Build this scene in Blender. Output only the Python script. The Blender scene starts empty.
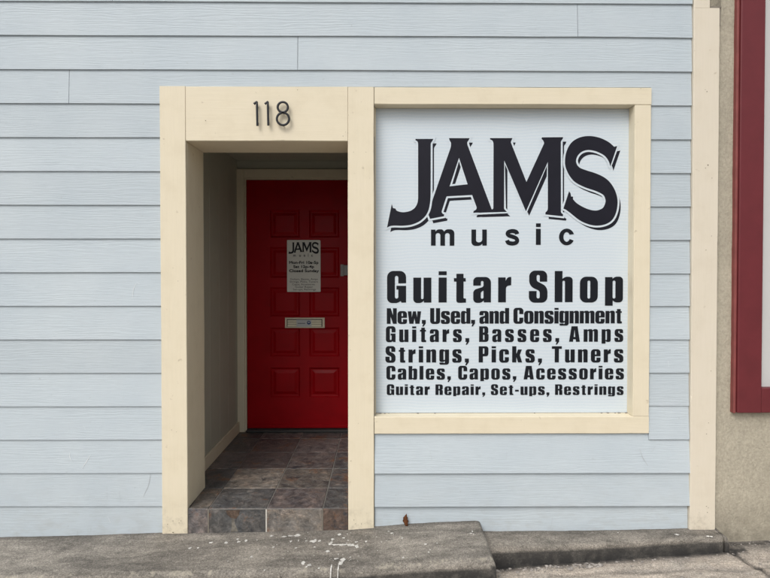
import bpy, bmesh, math, random
from mathutils import Vector, noise as mnoise

# ------------------------------------------------------------------ camera, world, sun, exposure
SC = bpy.context.scene
COL = SC.collection
F_PX, CX, CY = 534.0, 385.0, 280.0
PITCH, YAW = 8 / 534.0, 0.0063
CAM = Vector((0.0, -2.82, 1.5))
cd = bpy.data.cameras.new('camera')
cam = bpy.data.objects.new('camera', cd)
COL.objects.link(cam)
cd.sensor_fit = 'HORIZONTAL'
cd.sensor_width = 36.0
cd.lens = 36.0 * F_PX / 770.0
cd.shift_y = -9.0 / 770.0
cd.clip_start, cd.clip_end = 0.05, 2000
cam.location = CAM
cam.rotation_euler = (math.pi / 2 - PITCH, 0, -YAW)
SC.camera = cam

SUN_ELEV, SUN_AZ = math.radians(47), math.radians(210)      # behind the viewer, a little to the left
world = bpy.data.worlds.new('World')
SC.world = world
world.use_nodes = True
wn = world.node_tree
wn.nodes.clear()
sky = wn.nodes.new('ShaderNodeTexSky')
sky.sky_type = 'NISHITA'
sky.sun_disc = False
sky.sun_elevation = SUN_ELEV
sky.sun_rotation = SUN_AZ
sky.air_density = 1.0
sky.dust_density = 4.0
sky.ozone_density = 1.0
hsv = wn.nodes.new('ShaderNodeHueSaturation')               # a cloud layer greys the blue
hsv.inputs['Saturation'].default_value = 0.30
bg = wn.nodes.new('ShaderNodeBackground')
bg.inputs['Strength'].default_value = 0.12
wo = wn.nodes.new('ShaderNodeOutputWorld')
wn.links.new(sky.outputs[0], hsv.inputs['Color'])
wn.links.new(hsv.outputs[0], bg.inputs['Color'])
wn.links.new(bg.outputs[0], wo.inputs['Surface'])

sd = bpy.data.lights.new('sun', 'SUN')
sd.energy = 1.0
sd.angle = math.radians(32)
sd.color = (1.0, 0.96, 0.90)
sun = bpy.data.objects.new('sun', sd)
COL.objects.link(sun)
sdir = Vector((math.sin(SUN_AZ) * math.cos(SUN_ELEV), math.cos(SUN_AZ) * math.cos(SUN_ELEV), math.sin(SUN_ELEV)))
sun.rotation_euler = sdir.to_track_quat('Z', 'Y').to_euler()
sun.location = sdir * 20

SC.view_settings.view_transform = 'Standard'
SC.view_settings.look = 'None'
SC.view_settings.exposure = 0.45
SC.view_settings.gamma = 1
SC.view_settings.use_curve_mapping = False
SC.cycles.max_bounces = 8
SC.cycles.use_denoising = True

RND = random.Random(118)

# ------------------------------------------------------------------ measuring helpers
cF = Vector((math.sin(YAW) * math.cos(PITCH), math.cos(YAW) * math.cos(PITCH), -math.sin(PITCH)))
cR = Vector((math.cos(YAW), -math.sin(YAW), 0))
cU = cR.cross(cF)


def ray(u, v):
    return cF + cR * ((u - CX) / F_PX) + cU * ((CY - v) / F_PX)


def at(u, v, Y=0.0):
    """X, Z on the vertical plane at depth Y that a measured point of the photograph stands for"""
    d = ray(u, v)
    p = CAM + d * ((Y - CAM.y) / d.y)
    return p.x, p.z


def AX(u, v, Y): return at(u, v, Y)[0]
def AZ(u, v, Y): return at(u, v, Y)[1]


# ------------------------------------------------------------------ object helpers
def link(name, bm, mats, parent=None, smooth=False):
    me = bpy.data.meshes.new(name)
    bm.normal_update()
    bm.to_mesh(me)
    bm.free()
    if not isinstance(mats, (list, tuple)):
        mats = [mats]
    for m in mats:
        me.materials.append(m)
    if smooth:
        for p in me.polygons:
            p.use_smooth = True
    o = bpy.data.objects.new(name, me)
    COL.objects.link(o)
    if parent:
        o.parent = parent
        o.matrix_parent_inverse = world_of(parent).inverted()
    return o


def world_of(o):
    from mathutils import Matrix
    return Matrix.Translation(o.location) if o.type == 'EMPTY' else Matrix()      # every mesh is built in place


def thing(name, label, cat, loc=(0, 0, 0), group=None):
    o = bpy.data.objects.new(name, None)
    o.empty_display_size = 0.1
    o.location = loc
    COL.objects.link(o)
    o['label'] = label
    o['category'] = cat
    o['kind'] = 'thing'
    if group:
        o['group'] = group
    return o


def box(bm, x0, x1, y0, y1, z0, z1, bevel=0.0, mat=0, seg=1):
    vs = [bm.verts.new((x, y, z)) for z in (z0, z1) for y in (y0, y1) for x in (x0, x1)]
    idx = [(0, 2, 3, 1), (4, 5, 7, 6), (0, 1, 5, 4), (2, 6, 7, 3), (0, 4, 6, 2), (1, 3, 7, 5)]
    fs = [bm.faces.new([vs[i] for i in f]) for f in idx]
    if bevel:
        es = list({e for f in fs for e in f.edges})
        r = bmesh.ops.bevel(bm, geom=es, offset=bevel, segments=seg, affect='EDGES', profile=0.5)
        fs = list({f for v in r['verts'] for f in v.link_faces} | {f for f in fs if f.is_valid})
    for f in fs:
        f.material_index = mat
    return fs


def hexa(bm, pts, mat=0):
    """8 corners: bottom ring (4) then top ring (4)"""
    vs = [bm.verts.new(p) for p in pts]
    for f in [(0, 3, 2, 1), (4, 5, 6, 7), (0, 1, 5, 4), (1, 2, 6, 5), (2, 3, 7, 6), (3, 0, 4, 7)]:
        bm.faces.new([vs[i] for i in f]).material_index = mat


# ------------------------------------------------------------------ materials
def nt(name):
    m = bpy.data.materials.new(name)
    m.use_nodes = True
    t = m.node_tree
    b = t.nodes['Principled BSDF']
    return m, t, b


def N(t, typ, **kw):
    n = t.nodes.new(typ)
    for k, v in kw.items():
        if k in n.inputs:
            n.inputs[k].default_value = v
        else:
            setattr(n, k, v)
    return n


def coords(t, scale=(1, 1, 1), rot=(0, 0, 0)):
    tc = N(t, 'ShaderNodeTexCoord')
    mp = N(t, 'ShaderNodeMapping')
    mp.inputs['Scale'].default_value = scale
    mp.inputs['Rotation'].default_value = rot
    t.links.new(tc.outputs['Object'], mp.inputs['Vector'])
    return mp.outputs[0]


def noise(t, vec, scale, detail=6, rough=0.55, dist=0.0):
    n = N(t, 'ShaderNodeTexNoise')
    n.inputs['Scale'].default_value = scale
    n.inputs['Detail'].default_value = detail
    n.inputs['Roughness'].default_value = rough
    n.inputs['Distortion'].default_value = dist
    t.links.new(vec, n.inputs['Vector'])
    return n.outputs['Fac']


def ramp(t, fac, stops, interp='LINEAR'):
    r = N(t, 'ShaderNodeValToRGB')
    r.color_ramp.interpolation = interp
    els = r.color_ramp.elements
    while len(els) < len(stops):
        els.new(0.5)
    for e, (p, c) in zip(els, stops):
        e.position = p
        e.color = (c, c, c, 1) if isinstance(c, (int, float)) else (*c, 1)
    t.links.new(fac, r.inputs[0])
    return r.outputs[0]


def mix(t, a, b, fac=0.5, mode='MIX'):
    m = N(t, 'ShaderNodeMix', data_type='RGBA', blend_type=mode)
    for s, v in ((m.inputs[0], fac), (m.inputs[6], a), (m.inputs[7], b)):
        if hasattr(v, 'links') or hasattr(v, 'is_linked'):
            t.links.new(v, s)
        elif isinstance(v, (int, float)) and s.type == 'RGBA':
            s.default_value = (v, v, v, 1)
        elif isinstance(v, (int, float)):
            s.default_value = v
        else:
            s.default_value = (*v, 1)
    return m.outputs[2]


def bump(t, b, h, strength=0.3, dist=0.01, prev=None):
    n = N(t, 'ShaderNodeBump')
    n.inputs['Strength'].default_value = strength
    n.inputs['Distance'].default_value = dist
    t.links.new(h, n.inputs['Height'])
    if prev is not None:
        t.links.new(prev, n.inputs['Normal'])
    t.links.new(n.outputs[0], b.inputs['Normal'])
    return n.outputs[0]


def rnd_island(t):
    return N(t, 'ShaderNodeNewGeometry').outputs['Random Per Island']


def add_offset(t, vec, fac, k=37.0):
    """shift the texture per loose board so that no two boards share a grain"""
    mul = N(t, 'ShaderNodeMath', operation='MULTIPLY')
    t.links.new(fac, mul.inputs[0])
    mul.inputs[1].default_value = k
    cmb = N(t, 'ShaderNodeCombineXYZ')
    t.links.new(mul.outputs[0], cmb.inputs[0])
    t.links.new(mul.outputs[0], cmb.inputs[2])
    ad = N(t, 'ShaderNodeVectorMath', operation='ADD')
    t.links.new(vec, ad.inputs[0])
    t.links.new(cmb.outputs[0], ad.inputs[1])
    return ad.outputs[0]


def m_siding():
    m, t, b = nt('painted_lap_siding')
    isl = rnd_island(t)
    v = add_offset(t, coords(t, (1, 1, 1)), isl)
    st = N(t, 'ShaderNodeMapping')
    st.inputs['Scale'].default_value = (1.6, 1.6, 26)
    t.links.new(v, st.inputs['Vector'])
    grain = noise(t, st.outputs[0], 6.0, 7, 0.62, 1.3)
    st2 = N(t, 'ShaderNodeMapping')
    st2.inputs['Scale'].default_value = (2.4, 2.4, 60)
    t.links.new(v, st2.inputs['Vector'])
    fine = noise(t, st2.outputs[0], 6.0, 4, 0.6, 0.6)
    wv = N(t, 'ShaderNodeTexWave', wave_type='BANDS', bands_direction='Z', wave_profile='SIN')
    wm = N(t, 'ShaderNodeMapping')
    wm.inputs['Scale'].default_value = (0.10, 1.0, 1.0)
    t.links.new(v, wm.inputs['Vector'])
    t.links.new(wm.outputs[0], wv.inputs['Vector'])
    wv.inputs['Scale'].default_value = 20
    wv.inputs['Distortion'].default_value = 14.0
    wv.inputs['Detail'].default_value = 3.0
    wv.inputs['Detail Scale'].default_value = 1.1
    wv.inputs['Detail Roughness'].default_value = 0.62
    patch = ramp(t, noise(t, wm.outputs[0], 5.0, 3, 0.6), [(0.40, 0.08), (0.66, 1.0)])
    cath = mix(t, (0.7, 0.7, 0.7), wv.outputs['Fac'], patch)
    base = (0.470, 0.530, 0.569)
    c = mix(t, base, ramp(t, grain, [(0.30, 0.94), (0.52, 1.0), (0.75, 1.03)]), 1.0, 'MULTIPLY')
    tone = ramp(t, isl, [(0.0, 0.95), (1.0, 1.04)])
    c = mix(t, c, tone, 1.0, 'MULTIPLY')
    c = mix(t, c, ramp(t, cath, [(0.0, 0.972), (0.3, 1.0), (1.0, 1.008)]), 1.0, 'MULTIPLY')
    big = noise(t, coords(t, (1, 1, 1)), 2.2, 5, 0.6)
    c = mix(t, c, ramp(t, big, [(0.3, (0.925, 0.935, 0.945)), (0.7, (1.03, 1.02, 1.01))]), 1.0, 'MULTIPLY')
    spk = noise(t, coords(t, (1, 1, 1)), 42, 3, 0.6)
    c = mix(t, c, (0.27, 0.27, 0.26), ramp(t, spk, [(0.70, 0.0), (0.80, 0.45)]))
    # splash-back dirt on the lowest boards
    sep = N(t, 'ShaderNodeSeparateXYZ')
    t.links.new(coords(t), sep.inputs[0])
    low = ramp(t, sep.outputs[2], [(0.13, 1.0), (0.24, 0.45), (0.50, 0.0)])
    dn = noise(t, coords(t, (1.4, 1, 3)), 7, 6, 0.65)
    dirt = mix(t, (0, 0, 0), low, ramp(t, dn, [(0.46, 0.0), (0.74, 0.45)]), 'MIX')
    c = mix(t, c, (0.33, 0.33, 0.31), dirt)
    t.links.new(c, b.inputs['Base Color'])
    b.inputs['Roughness'].default_value = 0.62
    b.inputs['Specular IOR Level'].default_value = 0.3
    p = bump(t, b, grain, 0.3, 0.003)
    p = bump(t, b, cath, 0.38, 0.0016, p)
    bump(t, b, fine, 0.45, 0.0015, p)
    return m


def m_trim(name, base, vertical=True, wear=1.0):
    m, t, b = nt(name)
    isl = rnd_island(t)
    v = add_offset(t, coords(t), isl, 11.0)
    st = N(t, 'ShaderNodeMapping')
    st.inputs['Scale'].default_value = (30, 8, 1.3) if vertical else (1.3, 8, 30)
    t.links.new(v, st.inputs['Vector'])
    grain = noise(t, st.outputs[0], 4.0, 6, 0.6, 0.5)
    blot = noise(t, v, 9, 6, 0.62)
    c = mix(t, base, ramp(t, grain, [(0.3, 0.975), (0.7, 1.012)]), 1.0, 'MULTIPLY')
    c = mix(t, c, ramp(t, blot, [(0.25, (0.945, 0.935, 0.92)), (0.5, (1, 1, 1)), (0.75, (1.015, 1.015, 1.03))]), wear, 'MULTIPLY')
    spk = noise(t, v, 30, 2, 0.5)
    c = mix(t, c, (0.36, 0.29, 0.20), ramp(t, spk, [(0.725, 0.0), (0.80, 0.5 * wear)]))
    sep = N(t, 'ShaderNodeSeparateXYZ')
    t.links.new(coords(t), sep.inputs[0])
    low = ramp(t, sep.outputs[2], [(0.12, 1.0), (0.30, 0.0)])
    dirt = mix(t, (0, 0, 0), low, ramp(t, noise(t, v, 22, 5, 0.7), [(0.48, 0.0), (0.70, 0.7)]))
    c = mix(t, c, (0.34, 0.30, 0.23), dirt)
    t.links.new(c, b.inputs['Base Color'])
    b.inputs['Roughness'].default_value = 0.55
    b.inputs['Specular IOR Level'].default_value = 0.3
    p = bump(t, b, grain, 0.30, 0.002)
    bump(t, b, blot, 0.25, 0.003, p)
    return m


def m_plain(name, base, rough=0.5, metal=0.0, var=0.06, scale=20, bumpk=0.0, spec=0.4):
    m, t, b = nt(name)
    n = noise(t, coords(t), scale, 5, 0.6)
    c = mix(t, base, ramp(t, n, [(0.25, 1 - var), (0.75, 1 + var)]), 1.0, 'MULTIPLY')
    t.links.new(c, b.inputs['Base Color'])
    b.inputs['Roughness'].default_value = rough
    b.inputs['Metallic'].default_value = metal
    b.inputs['Specular IOR Level'].default_value = spec
    if bumpk:
        bump(t, b, n, bumpk, 0.003)
    return m


def m_concrete(name, lo, hi, pale, wear=True):
    m, t, b = nt(name)
    v = coords(t)
    big = noise(t, coords(t, (0.6, 1.4, 1.4)), 4.2, 8, 0.66, 0.6)
    mid = noise(t, coords(t, (0.45, 1.5, 1.5)), 16, 8, 0.7, 0.6)
    fine = noise(t, v, 170, 4, 0.75)
    c = mix(t, lo, hi, ramp(t, big, [(0.38, 0.0), (0.62, 1.0)]))
    c = mix(t, c, ramp(t, mid, [(0.30, 0.66), (0.52, 1.03), (0.72, 1.24)]), 1.0, 'MULTIPLY')
    c = mix(t, c, ramp(t, fine, [(0.30, 0.62), (0.5, 1.0), (0.70, 1.5)]), 1.0, 'MULTIPLY')
    for sc_, lo_, hi_ in ((240, 0.72, 1.34), (95, 0.86, 1.16)):           # sand and aggregate showing at the surface
        ag = N(t, 'ShaderNodeTexVoronoi', feature='F1')
        ag.inputs['Scale'].default_value = sc_
        t.links.new(v, ag.inputs['Vector'])
        sp = N(t, 'ShaderNodeSeparateColor')
        t.links.new(ag.outputs['Color'], sp.inputs[0])
        c = mix(t, c, ramp(t, sp.outputs[0], [(0.0, lo_), (0.6, 1.0), (0.9, 1.05), (1.0, hi_)]), 1.0, 'MULTIPLY')
    pit = noise(t, v, 60, 3, 0.6)
    c = mix(t, c, (0.03, 0.028, 0.026), ramp(t, pit, [(0.68, 0.0), (0.74, 0.75)]))
    vo = N(t, 'ShaderNodeTexVoronoi', feature='F1')
    vo.inputs['Scale'].default_value = 75
    t.links.new(v, vo.inputs['Vector'])
    c = mix(t, c, (0.52, 0.50, 0.46), ramp(t, vo.outputs['Distance'], [(0.07, 0.55), (0.13, 0.0)]))
    dk = noise(t, coords(t, (1, 1.6, 1.6)), 6.5, 6, 0.7)
    c = mix(t, c, (0.045, 0.043, 0.04), ramp(t, dk, [(0.60, 0.0), (0.74, 0.55)]))
    if wear:
        at_ = N(t, 'ShaderNodeAttribute', attribute_name='wear')
        wn_ = noise(t, v, 26, 6, 0.7)
        k = mix(t, (0, 0, 0), at_.outputs['Color'], ramp(t, wn_, [(0.52, 0.0), (0.64, 0.7)]))
        c = mix(t, c, pale, k)
        gr = N(t, 'ShaderNodeAttribute', attribute_name='grime_dark')
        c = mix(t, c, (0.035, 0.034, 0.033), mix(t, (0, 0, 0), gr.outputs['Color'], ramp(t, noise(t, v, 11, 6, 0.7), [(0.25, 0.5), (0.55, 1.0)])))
    t.links.new(c, b.inputs['Base Color'])
    b.inputs['Roughness'].default_value = 0.88
    b.inputs['Specular IOR Level'].default_value = 0.25
    p = bump(t, b, mid, 0.6, 0.008)
    p = bump(t, b, pit, 0.5, 0.004, p)
    bump(t, b, fine, 0.9, 0.003, p)
    return m


def m_stucco():
    m, t, b = nt('rough_stucco')
    v = coords(t)
    n = noise(t, v, 75, 6, 0.7)
    big = noise(t, v, 2.6, 6, 0.6)
    brush = noise(t, coords(t, (3, 1, 1)), 28, 4, 0.6, 0.8)
    c = mix(t, (0.37, 0.338, 0.268), (0.465, 0.425, 0.338), ramp(t, big, [(0.3, 0.0), (0.7, 1.0)]))
    c = mix(t, c, ramp(t, n, [(0.25, 0.78), (0.75, 1.18)]), 1.0, 'MULTIPLY')
    c = mix(t, c, ramp(t, brush, [(0.3, 0.92), (0.7, 1.06)]), 1.0, 'MULTIPLY')
    sep = N(t, 'ShaderNodeSeparateXYZ')
    t.links.new(v, sep.inputs[0])
    low = ramp(t, sep.outputs[2], [(0.05, 1.0), (0.30, 0.0)])
    c = mix(t, c, (0.20, 0.18, 0.14), mix(t, (0, 0, 0), low, ramp(t, noise(t, v, 14, 6, 0.7), [(0.35, 0.1), (0.65, 0.9)])))
    t.links.new(c, b.inputs['Base Color'])
    b.inputs['Roughness'].default_value = 0.9
    b.inputs['Specular IOR Level'].default_value = 0.2
    p = bump(t, b, n, 0.8, 0.006)
    bump(t, b, brush, 0.4, 0.004, p)
    return m


def m_slate():
    m, t, b = nt('slate_tile')
    a = N(t, 'ShaderNodeAttribute', attribute_name='tile_tone')
    isl = rnd_island(t)
    v = add_offset(t, coords(t), isl, 23.0)
    cloud = noise(t, v, 12, 8, 0.68, 0.35)
    cleft = noise(t, v, 26, 8, 0.74, 0.4)
    c = mix(t, a.outputs['Color'], ramp(t, cloud, [(0.30, (0.42, 0.46, 0.52)), (0.48, (0.95, 0.95, 0.95)), (0.56, (1.1, 1.05, 1.0)), (0.70, (2.0, 1.8, 1.65))]), 1.0, 'MULTIPLY')
    c = mix(t, c, ramp(t, cleft, [(0.3, 0.50), (0.52, 1.08), (0.70, 1.9)]), 1.0, 'MULTIPLY')
    rust = noise(t, v, 6.5, 6, 0.7)
    c = mix(t, c, (0.16, 0.075, 0.035), ramp(t, rust, [(0.56, 0.0), (0.64, 0.8)]))
    vein = noise(t, v, 10, 7, 0.72, 0.8)
    c = mix(t, c, (0.028, 0.032, 0.038), ramp(t, vein, [(0.34, 0.85), (0.44, 0.0)]))
    t.links.new(c, b.inputs['Base Color'])
    t.links.new(ramp(t, cleft, [(0.3, 0.30), (0.7, 0.58)]), b.inputs['Roughness'])
    b.inputs['Specular IOR Level'].default_value = 0.55
    p = bump(t, b, cloud, 0.8, 0.014)
    bump(t, b, cleft, 0.9, 0.008, p)
    return m


def m_film():
    m, t, b = nt('perforated_window_film')
    v = coords(t)
    sep = N(t, 'ShaderNodeSeparateXYZ')
    wob = noise(t, coords(t, (1, 1, 1)), 3.0, 3, 0.5)
    t.links.new(v, sep.inputs[0])
    k = N(t, 'ShaderNodeMath', operation='MULTIPLY_ADD')
    t.links.new(wob, k.inputs[0])
    k.inputs[1].default_value = 0.05
    t.links.new(sep.outputs[2], k.inputs[2])
    s = N(t, 'ShaderNodeMath', operation='MULTIPLY')
    t.links.new(k.outputs[0], s.inputs[0])
    s.inputs[1].default_value = 2 * math.pi / 0.0165
    sn = N(t, 'ShaderNodeMath', operation='SINE')
    t.links.new(s.outputs[0], sn.inputs[0])
    mp = N(t, 'ShaderNodeMapRange')
    mp.inputs['From Min'].default_value = -1
    mp.inputs['From Max'].default_value = 1
    t.links.new(sn.outputs[0], mp.inputs['Value'])
    c = mix(t, (0.545, 0.62, 0.672), (0.60, 0.655, 0.692), mp.outputs[0])
    big = noise(t, v, 2.0, 4, 0.55)
    c = mix(t, c, ramp(t, big, [(0.3, (0.955, 0.965, 0.98)), (0.7, (1.01, 1.01, 1.01))]), 1.0, 'MULTIPLY')
    fn = noise(t, coords(t, (6, 1, 14)), 30, 3, 0.6)
    c = mix(t, c, ramp(t, fn, [(0.3, 0.965), (0.7, 1.025)]), 1.0, 'MULTIPLY')
    t.links.new(c, b.inputs['Base Color'])
    b.inputs['Roughness'].default_value = 0.42
    b.inputs['Specular IOR Level'].default_value = 0.35
    bump(t, b, big, 0.08, 0.01)
    return m


def m_door():
    m, t, b = nt('red_door_paint')
    v = coords(t, (20, 1, 1.5))
    g = noise(t, v, 5, 5, 0.6)
    sm = noise(t, coords(t), 6, 6, 0.65)
    c = mix(t, (0.27, 0.0006, 0.004), ramp(t, sm, [(0.3, 0.85), (0.7, 1.08)]), 1.0, 'MULTIPLY')
    dn = noise(t, coords(t), 30, 4, 0.65)
    c = mix(t, c, (0.10, 0.015, 0.015), ramp(t, dn, [(0.66, 0.0), (0.8, 0.5)]))
    t.links.new(c, b.inputs['Base Color'])
    t.links.new(ramp(t, sm, [(0.3, 0.34), (0.7, 0.48)]), b.inputs['Roughness'])
    b.inputs['Specular IOR Level'].default_value = 0.14
    bump(t, b, g, 0.15, 0.0015)
    return m


def m_glass():
    m, t, b = nt('window_glass')
    b.inputs['Base Color'].default_value = (0.02, 0.025, 0.03, 1)
    b.inputs['Roughness'].default_value = 0.05
    return m


CREAM = (0.69, 0.622, 0.475)
M = dict(
    siding=m_siding(),
    trim=m_trim('cream_trim_upright', CREAM, True),
    trim_h=m_trim('cream_trim_level', CREAM, False),
    corner=m_trim('pale_corner_board', (0.65, 0.592, 0.485), True, 0.9),
    porchwall=m_trim('porch_wall_paint', (0.385, 0.385, 0.325), True, 0.8),
    porchtrim=m_trim('porch_trim_paint', (0.60, 0.535, 0.41), True, 0.9),
    dark=m_plain('dark_backing', (0.02, 0.02, 0.02), 0.9),
    slate=m_slate(),
    grout=m_plain('grout', (0.19, 0.18, 0.165), 0.9, 0, 0.25, 40, 0.3),
    door=m_door(),
    film=m_film(),
    glass=m_glass(),
    ink=m_plain('black_print', (0.0075, 0.009, 0.013), 0.5, 0, 0.15, 12, 0, 0.2),
    logoink=m_plain('black_logo_print', (0.010, 0.010, 0.017), 0.5, 0, 0.15, 12, 0, 0.2),
    iron=m_plain('black_metal', (0.022, 0.023, 0.026), 0.38, 0.6, 0.1),
    stucco=m_stucco(),
    red=m_plain('dark_red_paint', (0.125, 0.017, 0.022), 0.5, 0, 0.12, 9, 0.15),
    blind=m_plain('pale_blind', (0.52, 0.52, 0.51), 0.7, 0, 0.03, 5),
    step=m_concrete('weathered_concrete', (0.165, 0.152, 0.134), (0.305, 0.28, 0.243), (0.40, 0.37, 0.30)),
    ledge=m_concrete('ledge_concrete', (0.165, 0.152, 0.132), (0.275, 0.25, 0.215), (0.28, 0.26, 0.22)),
    pave=m_concrete('pavement_concrete', (0.36, 0.328, 0.288), (0.52, 0.455, 0.385), (0.5, 0.46, 0.4)),
    asphalt=m_plain('asphalt', (0.05, 0.05, 0.052), 0.9, 0, 0.25, 60, 0.4),
    soil=m_plain('ground_soil', (0.16, 0.15, 0.13), 0.95, 0, 0.2, 5),
    paint=m_plain('spilt_white_paint', (0.56, 0.55, 0.52), 0.8, 0, 0.42, 70, 0.3),
    leaf=m_plain('dead_leaf', (0.20, 0.075, 0.028), 0.7, 0, 0.35, 60, 0.3),
    stone=m_plain('grit', (0.26, 0.24, 0.22), 0.9, 0, 0.9, 38),
    steel=m_plain('dull_steel', (0.50, 0.49, 0.46), 0.42, 0.85, 0.1, 30),
    slotmetal=m_plain('aged_brass', (0.52, 0.46, 0.36), 0.42, 0.55, 0.12, 40),
    slotflap=m_plain('cream_flap', (0.62, 0.57, 0.44), 0.5, 0.0, 0.08, 40),
    paper=m_plain('laminated_notice', (0.60, 0.595, 0.55), 0.5, 0, 0.03, 8),
    blue=m_plain('blue_ink', (0.02, 0.05, 0.16), 0.5),
    mark=m_plain('nail_rust', (0.10, 0.075, 0.05), 0.9, 0, 0.3, 50),
    scratch=m_plain('pale_scratch', (0.74, 0.77, 0.78), 0.7),
    caulk=m_plain('old_caulk', (0.20, 0.18, 0.15), 0.9),
)

# ------------------------------------------------------------------ the setting: pavement, road, ground
def side_z(x, y):
    return 0.058 + 0.030 * (x - 1.9) + 0.018 * y


def lin(tab, x):
    if x <= tab[0][0]:
        (x0, z0), (x1, z1) = tab[0], tab[1]
    elif x >= tab[-1][0]:
        (x0, z0), (x1, z1) = tab[-2], tab[-1]
    else:
        for (x0, z0), (x1, z1) in zip(tab, tab[1:]):
            if x0 <= x <= x1:
                break
    return z0 + (z1 - z0) * (x - x0) / (x1 - x0)


def frange(a, b, n):
    return [a + (b - a) * i / n for i in range(n + 1)]


bm = bmesh.new()
xs = frange(-6, -0.2, 20) + frange(0.0, 2.6, 160) + frange(2.8, 8, 18)
ys = frange(-4.2, -1.0, 12) + frange(-0.9, 0.12, 80)
gv = {}
for i, x in enumerate(xs):
    for j, y in enumerate(ys):
        z = side_z(x, y) + 0.004 * mnoise.noise((x * 7, y * 7, 0)) + 0.0016 * mnoise.noise((x * 40, y * 40, 3))
        # a wandering crack and a spalled patch beside the ledge
        cx = 1.80 + 0.10 * mnoise.noise((0, y * 6, 5)) - y * 0.10
        z -= 0.010 * math.exp(-((x - cx) / 0.010) ** 2)
        cy = -0.245 + 0.03 * mnoise.noise((x * 5, 0, 9))
        z -= 0.004 * math.exp(-((y - cy) / 0.008) ** 2) * (1 if x > 0.8 else 0)
        gv[i, j] = bm.verts.new((x, y, z))
for i in range(len(xs) - 1):
    for j in range(len(ys) - 1):
        bm.faces.new([gv[i, j], gv[i + 1, j], gv[i + 1, j + 1], gv[i, j + 1]])
wl = bm.verts.layers.float_color.new('wear')
gl = bm.verts.layers.float_color.new('grime_dark')
for v in bm.verts:
    x, y = v.co.x, v.co.y
    cx = 1.80 + 0.10 * mnoise.noise((0, y * 6, 5)) - y * 0.10
    g = 0.85 * math.exp(-((x - cx) / 0.016) ** 2) + (0.9 * math.exp(-(y + 0.02) ** 2 / 0.0018) if x > 1.6 else 0)
    if x < 1.9:
        yl = -0.175 + (x - 0.6) * 0.07
        g += 1.0 * math.exp(-((y - yl) / 0.030) ** 2)  # darker band along the foot of the ledge
    cy = -0.245 + 0.03 * mnoise.noise((x * 5, 0, 9))
    g += 0.4 * math.exp(-((y - cy) / 0.014) ** 2) * (1 if x > 0.8 else 0)
    g = min(g, 1)
    v[gl] = (g, g, g, 1)
    v[wl] = (0, 0, 0, 1)
pav = link('pavement', bm, M['pave'], smooth=True)
pav['kind'] = 'structure'

bm = bmesh.new()
box(bm, -6, 8, -4.36, -4.203, -0.6, -0.06, 0.01)
o = link('kerb', bm, M['ledge'])
o['kind'] = 'structure'
bm = bmesh.new()
vs = [bm.verts.new(p) for p in ((-300, -300, -0.30), (300, -300, -0.30), (300, -4.3, -0.30), (-300, -4.3, -0.30))]
bm.faces.new(vs)
o = link('road', bm, M['asphalt'])
o['kind'] = 'structure'
bm = bmesh.new()
vs = [bm.verts.new(p) for p in ((-600, -600, -0.62), (600, -600, -0.62), (600, 600, -0.62), (-600, 600, -0.62))]
bm.faces.new(vs)
o = link('ground', bm, M['soil'])
o['kind'] = 'structure'

# ------------------------------------------------------------------ key measures of the front
TY = -0.022                                   # face of the cream boards
XL0, XL1 = -1.155, AX(186.6, 320, TY)         # left post
XR0, XR1 = AX(348.0, 320, TY), AX(374.2, 320, TY)
ZTOP = AZ(260, 86.2, TY)
ZHEAD = AZ(260, 140.8, TY)
WX1 = 1.4115                                  # outer right edge of the window casing
WXI = AX(634.0, 260, TY)                      # inner right edge
ZWT = AZ(510, 104.3, TY)                      # lower edge of the top board
ZWB0 = AZ(510, 433.8, TY)
ZWB1 = AZ(510, 416.6, TY)
CB0, CB1 = 1.631, 1.766                       # corner board
ZCBT = AZ(705, 8.0, TY)
ZG_L = AZ(175, 533.5, TY)
ZG_M = AZ(361, 528.5, TY)
JY = 0.255                                    # back of the jamb boards
PXL, PXR = -1.118, XR0 + 0.10                 # porch side walls
BY = 1.335                                    # porch back wall
FZ = AZ(265, 508.6, -0.02)                    # porch floor
PCZ = 2.36                                    # porch ceiling

shop = thing('music_shop', 'pale blue lap-sided shopfront with cream boards round a recessed red door and a sign-filled window', 'shop building', (0, 0, 0.12))

# ---- lap siding: one mesh, every board its own loose piece
EXPO = 0.1764
Z0L = 0.2640
Z0R = 0.2615
bm = bmesh.new()


def board(x0, x1, zb, zt, sag=0.0, zbr=None, notch=None):
    zbr = zb if zbr is None else zbr
    segs = max(2, int((x1 - x0) / 0.12))
    ring = []
    stations = [(x0 + (x1 - x0) * i / segs, False) for i in range(segs + 1)]
    if notch:                                              # cut round the head of a frame
        n0, n1, nz = notch
        stations = [(x, n0 < x < n1) for x, _ in stations] + [(n0, False), (n0 + 1e-4, True), (n1 - 1e-4, True), (n1, False)]
        stations.sort()
    for x, cut in stations:
        f = (x - x0) / (x1 - x0)
        if cut:
            k = (nz - zb) / (zt - zb)
            ring.append([bm.verts.new(p) for p in ((x, -0.0125 + 0.009 * k, nz), (x, -0.0035, zt + (zbr - zb) * f), (x, 0.0035, zt + (zbr - zb) * f), (x, 0.0035, nz))])
            continue
        w = 0.0012 * mnoise.noise((x * 2.1, zb * 13, 1))
        lip = 0.0008 * mnoise.noise((x * 3, zb * 9, 4)) - sag
        b = zb + (zbr - zb) * f + w
        tp = zt + (zbr - zb) * f
        ring.append([bm.verts.new(p) for p in ((x, -0.0125 + lip, b), (x, -0.0035 + lip * 0.3, tp), (x, 0.0035, tp), (x, -0.0035 + lip, b))])
    for a, c in zip(ring, ring[1:]):
        for k in range(4):
            bm.faces.new([a[k], c[k], c[(k + 1) % 4], a[(k + 1) % 4]])
    bm.faces.new(ring[0][::-1])
    bm.faces.new(ring[-1])


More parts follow.
